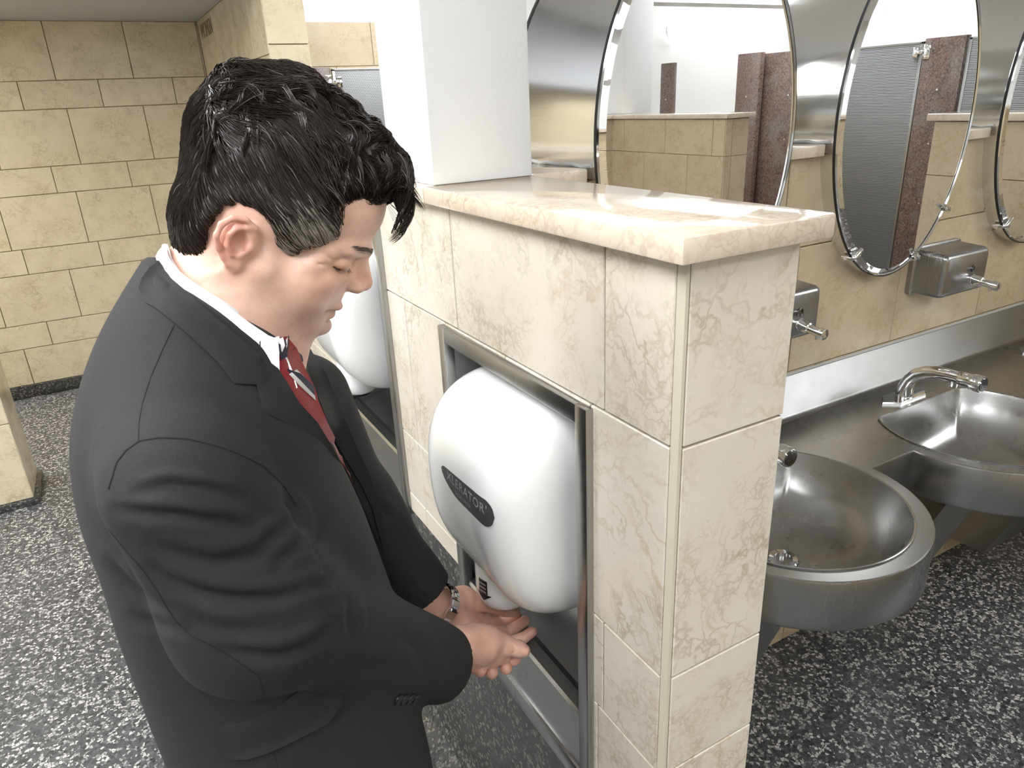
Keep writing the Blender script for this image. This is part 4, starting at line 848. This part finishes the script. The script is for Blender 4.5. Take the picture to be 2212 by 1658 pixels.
jv, jF = nets(jacket_f, (-.62, -.03, .48), (-.05, .53, 1.44), .0042); jv = relax(jv, jF, 3)
jme0 = fmesh('tmp', jv, jF); nrm = np.empty(len(jv) * 3, np.float32); jme0.vertices.foreach_get('normal', nrm); nrm = nrm.reshape(-1, 3); bpy.data.meshes.remove(jme0)
if np.mean(np.sum(nrm * (jv - np.array([-.4, .25, 1.0])), 1)) < 0: nrm = -nrm
pj = proj(jv); tocam = (CAM - jv); tocam /= np.linalg.norm(tocam, axis=1)[:, None]; facing = np.clip(np.sum(nrm * tocam, 1) * 3, 0, 1)
jbv0 = BVHTree.FromPolygons([Vector(x) for x in jv], jF.tolist())
def polydist(p, line):
    line = np.array(line, float); d = np.full(len(p), 1e9); tt = np.zeros(len(p)); L = np.r_[0, np.cumsum(np.linalg.norm(np.diff(line, axis=0), axis=1))]; sgn = np.zeros(len(p))
    for i in range(len(line) - 1):
        a, b = line[i], line[i + 1]; e = b - a; t = np.clip(((p - a) @ e) / (e @ e), 0, 1); c = p - a - t[:, None] * e; dd = np.hypot(c[:, 0], c[:, 1]); m = dd < d; d[m] = dd[m]; tt[m] = (L[i] + t[m] * (L[i + 1] - L[i])) / L[-1]; sgn[m] = np.sign(e[0] * c[m, 1] - e[1] * c[m, 0])
    return d, tt, sgn
# each crease: line read off the photo (px), depth mm, width px, ridge height on the upper side mm
CRE = [([(300, 1062), (360, 1046), (430, 1052), (500, 1068), (530, 1076)], 4.0, 11, 4), ([(252, 1100), (300, 1107), (380, 1112), (450, 1122), (520, 1132), (548, 1140)], 4.6, 12, 4.5), ([(330, 1180), (400, 1200), (470, 1215), (540, 1202), (600, 1180)], 3.4, 16, 3.5),
       ([(330, 1225), (390, 1262), (440, 1282), (520, 1294), (600, 1290), (670, 1272)], 5.0, 14, 4.5), ([(480, 1398), (540, 1412), (600, 1416), (650, 1402), (690, 1380), (725, 1350)], 5.5, 14, 5), ([(668, 1262), (700, 1262), (712, 1240), (700, 1222)], 5.0, 12, 5), ([(757, 1290), (756, 1340), (760, 1376)], 4.2, 11, 4),
       ([(595, 1215), (630, 1190), (650, 1150)], 3.5, 12, 3), ([(610, 1075), (640, 1100), (650, 1140)], 3, 10, 3), ([(236, 1215), (280, 1265), (330, 1308), (368, 1330)], 5.5, 14, 4), ([(290, 1330), (340, 1345), (395, 1368)], 4, 13, 3), ([(860, 1370), (900, 1400), (920, 1440)], 2.6, 16, 2), ([(560, 1010), (612, 1050), (645, 1120), (690, 1180), (722, 1245)], 3, 12, 0),
       ([(800, 1040), (812, 1090), (850, 1120)], 3, 10, 2), ([(700, 1110), (690, 1180), (700, 1215)], 3, 14, 2), ([(400, 1330), (470, 1362), (560, 1372)], 2.6, 18, 3), ([(700, 1440), (780, 1450), (860, 1440)], 2.5, 20, 2), ([(560, 1170), (600, 1150), (630, 1120)], 3, 12, 3)]
disp = np.zeros(len(jv))
for ln, dp, w, rg in CRE:
    dd, tt, sg_ = polydist(pj, ln); env = np.sin(np.clip(tt, .02, .98) * PI) ** .6; disp -= dp * env * np.exp(-(dd / w) ** 2); disp += rg * env * np.exp(-((dd - 1.9 * w) / (1.1 * w)) ** 2) * (sg_ < 0) + .4 * rg * env * np.exp(-((dd - 1.9 * w) / (1.2 * w)) ** 2) * (sg_ > 0)
lowf = .8 * np.sin(jv[:, 2] * 60 + 4 * np.sin(jv[:, 0] * 25)) * np.clip((1.0 - jv[:, 2]) * 4, 0, 1)
jv2 = jv + nrm * ((disp * facing + lowf) / 1000)[:, None]
jme = fmesh('jacket', jv2, jF); jk = link('jacket', jme, M['suit'], man)
jbv = BVHTree.FromPolygons([Vector(x) for x in jv2], jF.tolist())
allv = np.concatenate([bv, jv2]); allF = bF.tolist() + (jF + len(bv)).tolist(); abv = BVHTree.FromPolygons([Vector(x) for x in allv], allF)
def densify(pl, step, closed=True):
    o = []; n = len(pl)
    for i in range(n if closed else n - 1):
        a = np.array(pl[i], float); b = np.array(pl[(i + 1) % n], float); k = max(1, int(np.linalg.norm(b - a) / step)); o += [tuple(a + (b - a) * j / k) for j in range(k)]
    if not closed: o.append(tuple(map(float, pl[-1])))
    return o
def cover(name, pl, off, m, parent, bvh, step=9, th=.0025, smooth=True, its=3, kw=1.3):
    """a layer of cloth lying on the surface below: outline in photo pixels, laid onto the 3D surface, with thickness"""
    ol = densify(pl, step); pts = [Vector(p) for p in ol]; ed = [(i, (i + 1) % len(ol)) for i in range(len(ol))]; xs = [p[0] for p in ol]; ys = [p[1] for p in ol]
    for x in np.arange(min(xs), max(xs), step):
        for y in np.arange(min(ys), max(ys), step):
            if inpoly((x, y), ol) and min((x - a) ** 2 + (y - b) ** 2 for a, b in ol) > (step * .6) ** 2: pts.append(Vector((x, y)))
    cv, ce, cf, *_ = geometry.delaunay_2d_cdt(pts, ed, [], 1, 1e-4); top = []; bot = []; t0 = []
    hit = []
    for p in cv:
        loc, n = cast(p[0], p[1], bvh); hit.append((loc, n))
    ts = [np.linalg.norm(l - CAM) for l, n in hit if l is not None]; md = np.median(ts)
    dep = np.array([np.linalg.norm(l - CAM) if l is not None else np.nan for l, n in hit]); P2 = np.array([[p[0], p[1]] for p in cv])
    for it in range(its):   # smooth depth so the layer bridges small folds
        nd = dep.copy()
        for i in range(len(cv)):
            w = np.exp(-np.sum((P2 - P2[i]) ** 2, 1) / (step * kw) ** 2); ok = ~np.isnan(dep) & (w > .01); nd[i] = np.sum(w[ok] * dep[ok]) / np.sum(w[ok]) if ok.any() else md
        dep = nd
    for p, t, (l, n) in zip(cv, dep, hit):
        dr = D(p[0], p[1], 1) - CAM; dr /= np.linalg.norm(dr); P_ = CAM + dr * t; nn = -dr if n is None or its > 3 else (-dr * .6 + n * .4) ; nn = nn / np.linalg.norm(nn); top.append(P_ + nn * off); bot.append(P_ + nn * (off - th))
    fs = [f for f in cf if inpoly(sum((cv[i] for i in f), Vector((0, 0))) / len(f), ol)]; n = len(cv); cnt = {}
    for f in fs:
        for a, b in zip(f, f[1:] + f[:1]): cnt[(a, b)] = cnt.get((a, b), 0) + 1
    F_ = [list(f) for f in fs] + [[i + n for i in f][::-1] for f in fs] + [[b, a, a + n, b + n] for (a, b) in cnt if (b, a) not in cnt]
    mb = MB(); mb.add(top + bot, F_, smooth); o = mb.obj(name, m, parent); return o
lap = [(343, 562), (369, 600), (404, 630), (469, 687), (534, 743), (578, 778), (601, 795), (621, 826), (647, 869), (686, 912), (721, 969), (743, 1012), (766, 1052), (792, 1105), (815, 1160), (834, 1206), (800, 1130), (760, 1045), (725, 1001), (686, 958), (621, 914), (567, 888), (554, 830), (506, 828), (473, 784), (404, 719), (378, 697), (340, 667), (310, 650), (299, 622), (306, 600), (322, 578)]
cover('shirt_front', [(560, 740), (600, 728), (612, 760), (628, 800), (640, 838), (620, 850), (590, 810)], .003, M['shirt'], man, jbv)
tie_m = NT('red_silk'); _n = tie_m.noise(tie_m.coord(), 300, 3).outputs[0]; tie_m.set(Base_Color=tie_m.mix(_n, srgb(104, 6, 16), srgb(138, 12, 26)), Roughness=.5)
M['tie'] = tie_m.m; M['navy'] = plain('navy_silk', srgb(28, 34, 56), .5); M['silver'] = plain('silver_silk', srgb(206, 206, 204), .45)
tie = cover('tie', [(596, 734), (614, 733), (633, 756), (649, 795), (671, 839), (680, 869), (700, 917), (735, 985), (760, 1040), (720, 985), (680, 930), (640, 880), (612, 835), (598, 800)], .0075, M['tie'], man, jbv, 8)
for nm, mt, pls in (('tie_stripe', 'navy', [[(592, 736), (617, 732), (612, 775), (600, 782)], [(612, 800), (632, 826), (672, 872), (668, 836), (640, 810)], [(616, 764), (646, 785), (644, 772), (628, 758)]]), ('tie_stripe', 'silver', [[(597, 738), (603, 735), (607, 752), (600, 768)], [(608, 735), (613, 734), (612, 752), (606, 766)], [(616, 812), (640, 838), (672, 868), (670, 858), (640, 826), (622, 808)], [(626, 806), (645, 822), (670, 846), (667, 839), (645, 815), (632, 802)]])):
    for pl in pls: cover(nm, pl, .0085 if mt == 'navy' else .0092, M[mt], tie, jbv, 6, .0008)
# knot
k0 = at(612, 772, .25); kv, kF = nets(lambda P: ell(P, k0, (.013, .016, .020)), k0 - .03, k0 + .03, .0025); link('tie_knot', fmesh('tie_knot', kv, kF), M['tie'], tie)
cover('lapel', lap, .006, M['suit'], jk, abv, 9, .003, True, 4, 1.6)
cover('lapel', [(640, 740), (655, 795), (677, 848), (704, 917), (742, 985), (778, 1045), (803, 1100), (829, 1190), (822, 1110), (800, 1035), (764, 955), (728, 875), (702, 812), (672, 755), (655, 736)], .006, M['suit'], jk, jbv, 9, .003)
cover('pocket_flap', [(475, 1564), (534, 1553), (599, 1525), (647, 1486), (700, 1499), (738, 1499), (738, 1521), (708, 1560), (642, 1595), (577, 1625), (534, 1638), (491, 1638), (480, 1625)], .003, M['suit'], jk, jbv, 10, .003)
def seam(px, r=.0005, name='seam', off=-.0001, bvh=None, m=None):
    pts = []
    for u, v in densify(px, 5, False):
        l, n = cast(u, v, bvh or jbv)
        if l is not None and (not pts or np.linalg.norm(l - pts[-1]) < .03): pts.append(l + n * off)
    if len(pts) > 2: mb = MB(); mb.tube(pts, r, 5); mb.obj(name, m or M['thread'], jk)
seam([(235, 1056), (252, 999), (274, 971), (302, 952), (343, 945), (404, 947), (469, 963), (517, 980), (569, 1006), (612, 1047), (640, 1090)], .0009)
seam([(376, 702), (352, 752), (326, 813), (308, 869), (300, 912), (299, 950)], .0006); seam([(235, 1143), (274, 1191), (308, 1230), (343, 1282), (378, 1339), (413, 1373), (478, 1404), (560, 1460)], .0007)
seam([(560, 1462), (567, 1490), (573, 1520)]); seam([(592, 1622), (600, 1655)]); seam([(551, 745), (553, 790), (554, 828)], .0005, off=.0065)
seam([(836, 1210), (850, 1270), (862, 1330)], .0009); seam([(880, 1230), (900, 1270), (940, 1300)], .0005)
for u, v in ((860, 1509), (873, 1508), (886, 1507), (899, 1506)):
    l, n = cast(u, v, jbv)
    if l is not None:
        a = np.cross(n, [0, 0, 1.]); a /= np.linalg.norm(a); b = np.cross(n, a); mb = MB(); mb.loft([[l + n * h + r_ * (a * math.cos(t) + b * math.sin(t)) for t in np.linspace(0, 2 * PI, 25)[:-1]] for r_, h in ((.0062, -.001), (.0068, .0015), (.0062, .0028), (.0046, .0022), (.0008, .002))], True, True, True); mb.obj('cuff_button', M['black'], jk)
# shirt collar: a folded band around the neck
up = [(361, 531, .255), (364, 556, .222), (388, 588, .197), (430, 620, .186), (500, 664, .183), (556, 708, .200), (598, 734, .243)]; lo_ = [(346, 560, .255), (352, 584, .214), (385, 622, .184), (450, 688, .168), (532, 752, .172), (578, 792, .198), (606, 806, .240)]
def ringpts(a):
    p = [at(*x) for x in a]; q = [np.array([x[0], 2 * YM - x[1], x[2]]) for x in p[::-1]]; c = p + q; c = [x for i, x in enumerate(c) if i == 0 or np.linalg.norm(x - c[i - 1]) > .004]
    c = np.array(c[:-1] if np.linalg.norm(c[0] - c[-1]) < .004 else c); n = len(c); out = []
    for i in range(n):
        p0, p1, p2, p3 = c[(i - 1) % n], c[i], c[(i + 1) % n], c[(i + 2) % n]
        for t in np.linspace(0, 1, 7)[:-1]: out.append(.5 * ((2 * p1) + (-p0 + p2) * t + (2 * p0 - 5 * p1 + 4 * p2 - p3) * t * t + (-p0 + 3 * p1 - 3 * p2 + p3) * t ** 3))
    return out
RU, RL = ringpts(up), ringpts(lo_); cc = np.mean(RU, 0); inn = [p + (cc - p) * .06 for p in RU]; mb = MB(); mb.loft([[p + (cc - p) * .05 + np.array([0, 0, -.02]) for p in RU], inn, [p + np.array([0, 0, .0015]) for p in RU], RU, [a * .5 + b * .5 + (a - cc) * .01 for a, b in zip(RU, RL)] , RL, [p + np.array([0, 0, -.004]) for p in RL]], True); mb.obj('shirt_collar', M['shirt'], man)
cover('shirt_collar', [(362, 526), (372, 560), (390, 588), (430, 622), (465, 645), (500, 668), (530, 690), (556, 708), (580, 724), (600, 732), (603, 760), (604, 800), (588, 800), (560, 772), (534, 752), (469, 696), (404, 640), (366, 606), (348, 572), (352, 545)], .0055, M['shirt'], man, abv, 7, .0022, True, 7, 2.2)
# trousers and shoes
def trouser_f(P):
    d = None
    for s in (-1, 1):
        e = chain(P, [(-.375, YM + s * .085, .78), (-.365, YM + s * .095, .45), (-.39, YM + s * .10, .07)], [.098, .082, .072], .03); d = e if d is None else smin(d, e, .02)
    d = smin(d, ell(P, (-.375, YM, .86), (.128, .165, .16)), .03); return smax(smax(d, .035 - P[:, 2], .004), P[:, 2] - .93, .01)
tv, tF = nets(trouser_f, (-.56, .02, .02), (-.2, .5, .97), .008); tv = relax(tv, tF, 2); link('trousers', fmesh('trousers', tv, tF), plain('black_wool', srgb(20, 19, 20), .9), man)
for s in (-1, 1):
    yy = YM + s * .105
    def shoe_f(P): d = smin(ell(P, (-.40, yy, .045), (.075, .042, .055)), ell(P, (-.27, yy - s * -.008, .030), (.105, .048, .042)), .03); return smax(d, -P[:, 2] + .001, .004)
    v_, F__ = nets(shoe_f, (-.5, yy - .07, -.004), (-.14, yy + .07, .12), .006); link('shoe', fmesh('shoe', relax(v_, F__, 1), F__), plain('black_leather', srgb(16, 14, 13), .25), man)
# wristwatch on the left wrist
wa, wb = D(885, 1278, 1.07), D(968, 1318, 1.135); ax = (wb - wa) / np.linalg.norm(wb - wa); wc = D(948, 1305, 1.112); v1 = CAM - wc; v1 -= ax * (v1 @ ax); v1 /= np.linalg.norm(v1); v2 = np.cross(ax, v1)
wt = empty('wristwatch', wc, man); tag(wt, 'steel link bracelet watch'); wt.location = wt.location
RW = .0300
def wbox(ang, da, half, h0, h1, x0, bev=.0008):
    """curved block on the bracelet ring"""
    bm = bmesh.new(); bmesh.ops.create_cube(bm, size=1); bmesh.ops.bevel(bm, geom=bm.edges[:], offset=.18, segments=2, affect='EDGES'); vs = []
    for w in bm.verts:
        a = ang + w.co.x * da; r_ = RW + h0 + (w.co.y + .5) * (h1 - h0); vs.append(wc + v1 * math.cos(a) * r_ + v2 * math.sin(a) * r_ * 1.04 + ax * (x0 + w.co.z * half * 2))
    bm.verts.index_update(); f = [[w.index for w in q.verts] for q in bm.faces]; bm.free(); return vs, f
mb = MB(); NL = 26
for k in range(NL):
    a = 2 * PI * k / NL
    if abs(((a - .0 + PI) % (2 * PI)) - PI) < .62: continue
    mb.add(*wbox(a, .26, .0034, 0, .0036, 0), True); 
    for s in (-1, 1): mb.add(*wbox(a + .12, .26, .0032, 0, .0034, s * .0078), True)
mb.obj('bracelet', M['chrome'], wt)
mb = MB(); mb.add(*wbox(.18, .62, .0110, .0, .0042, 0), True); mb.add(*wbox(-.34, .42, .0100, .0, .0036, 0), True); mb.add(*wbox(-.02, .12, .009, .0, .005, 0), True); mb.obj('clasp', plain('satin_clasp', G(.8), .2, 1), wt)
mb = MB(); 
mb.tube([wc - v1 * (RW - .002), wc - v1 * (RW + .002), wc - v1 * (RW + .008), wc - v1 * (RW + .010)], [.016, .019, .019, .016], 32); mb.obj('watch_case', M['chrome'], wt)
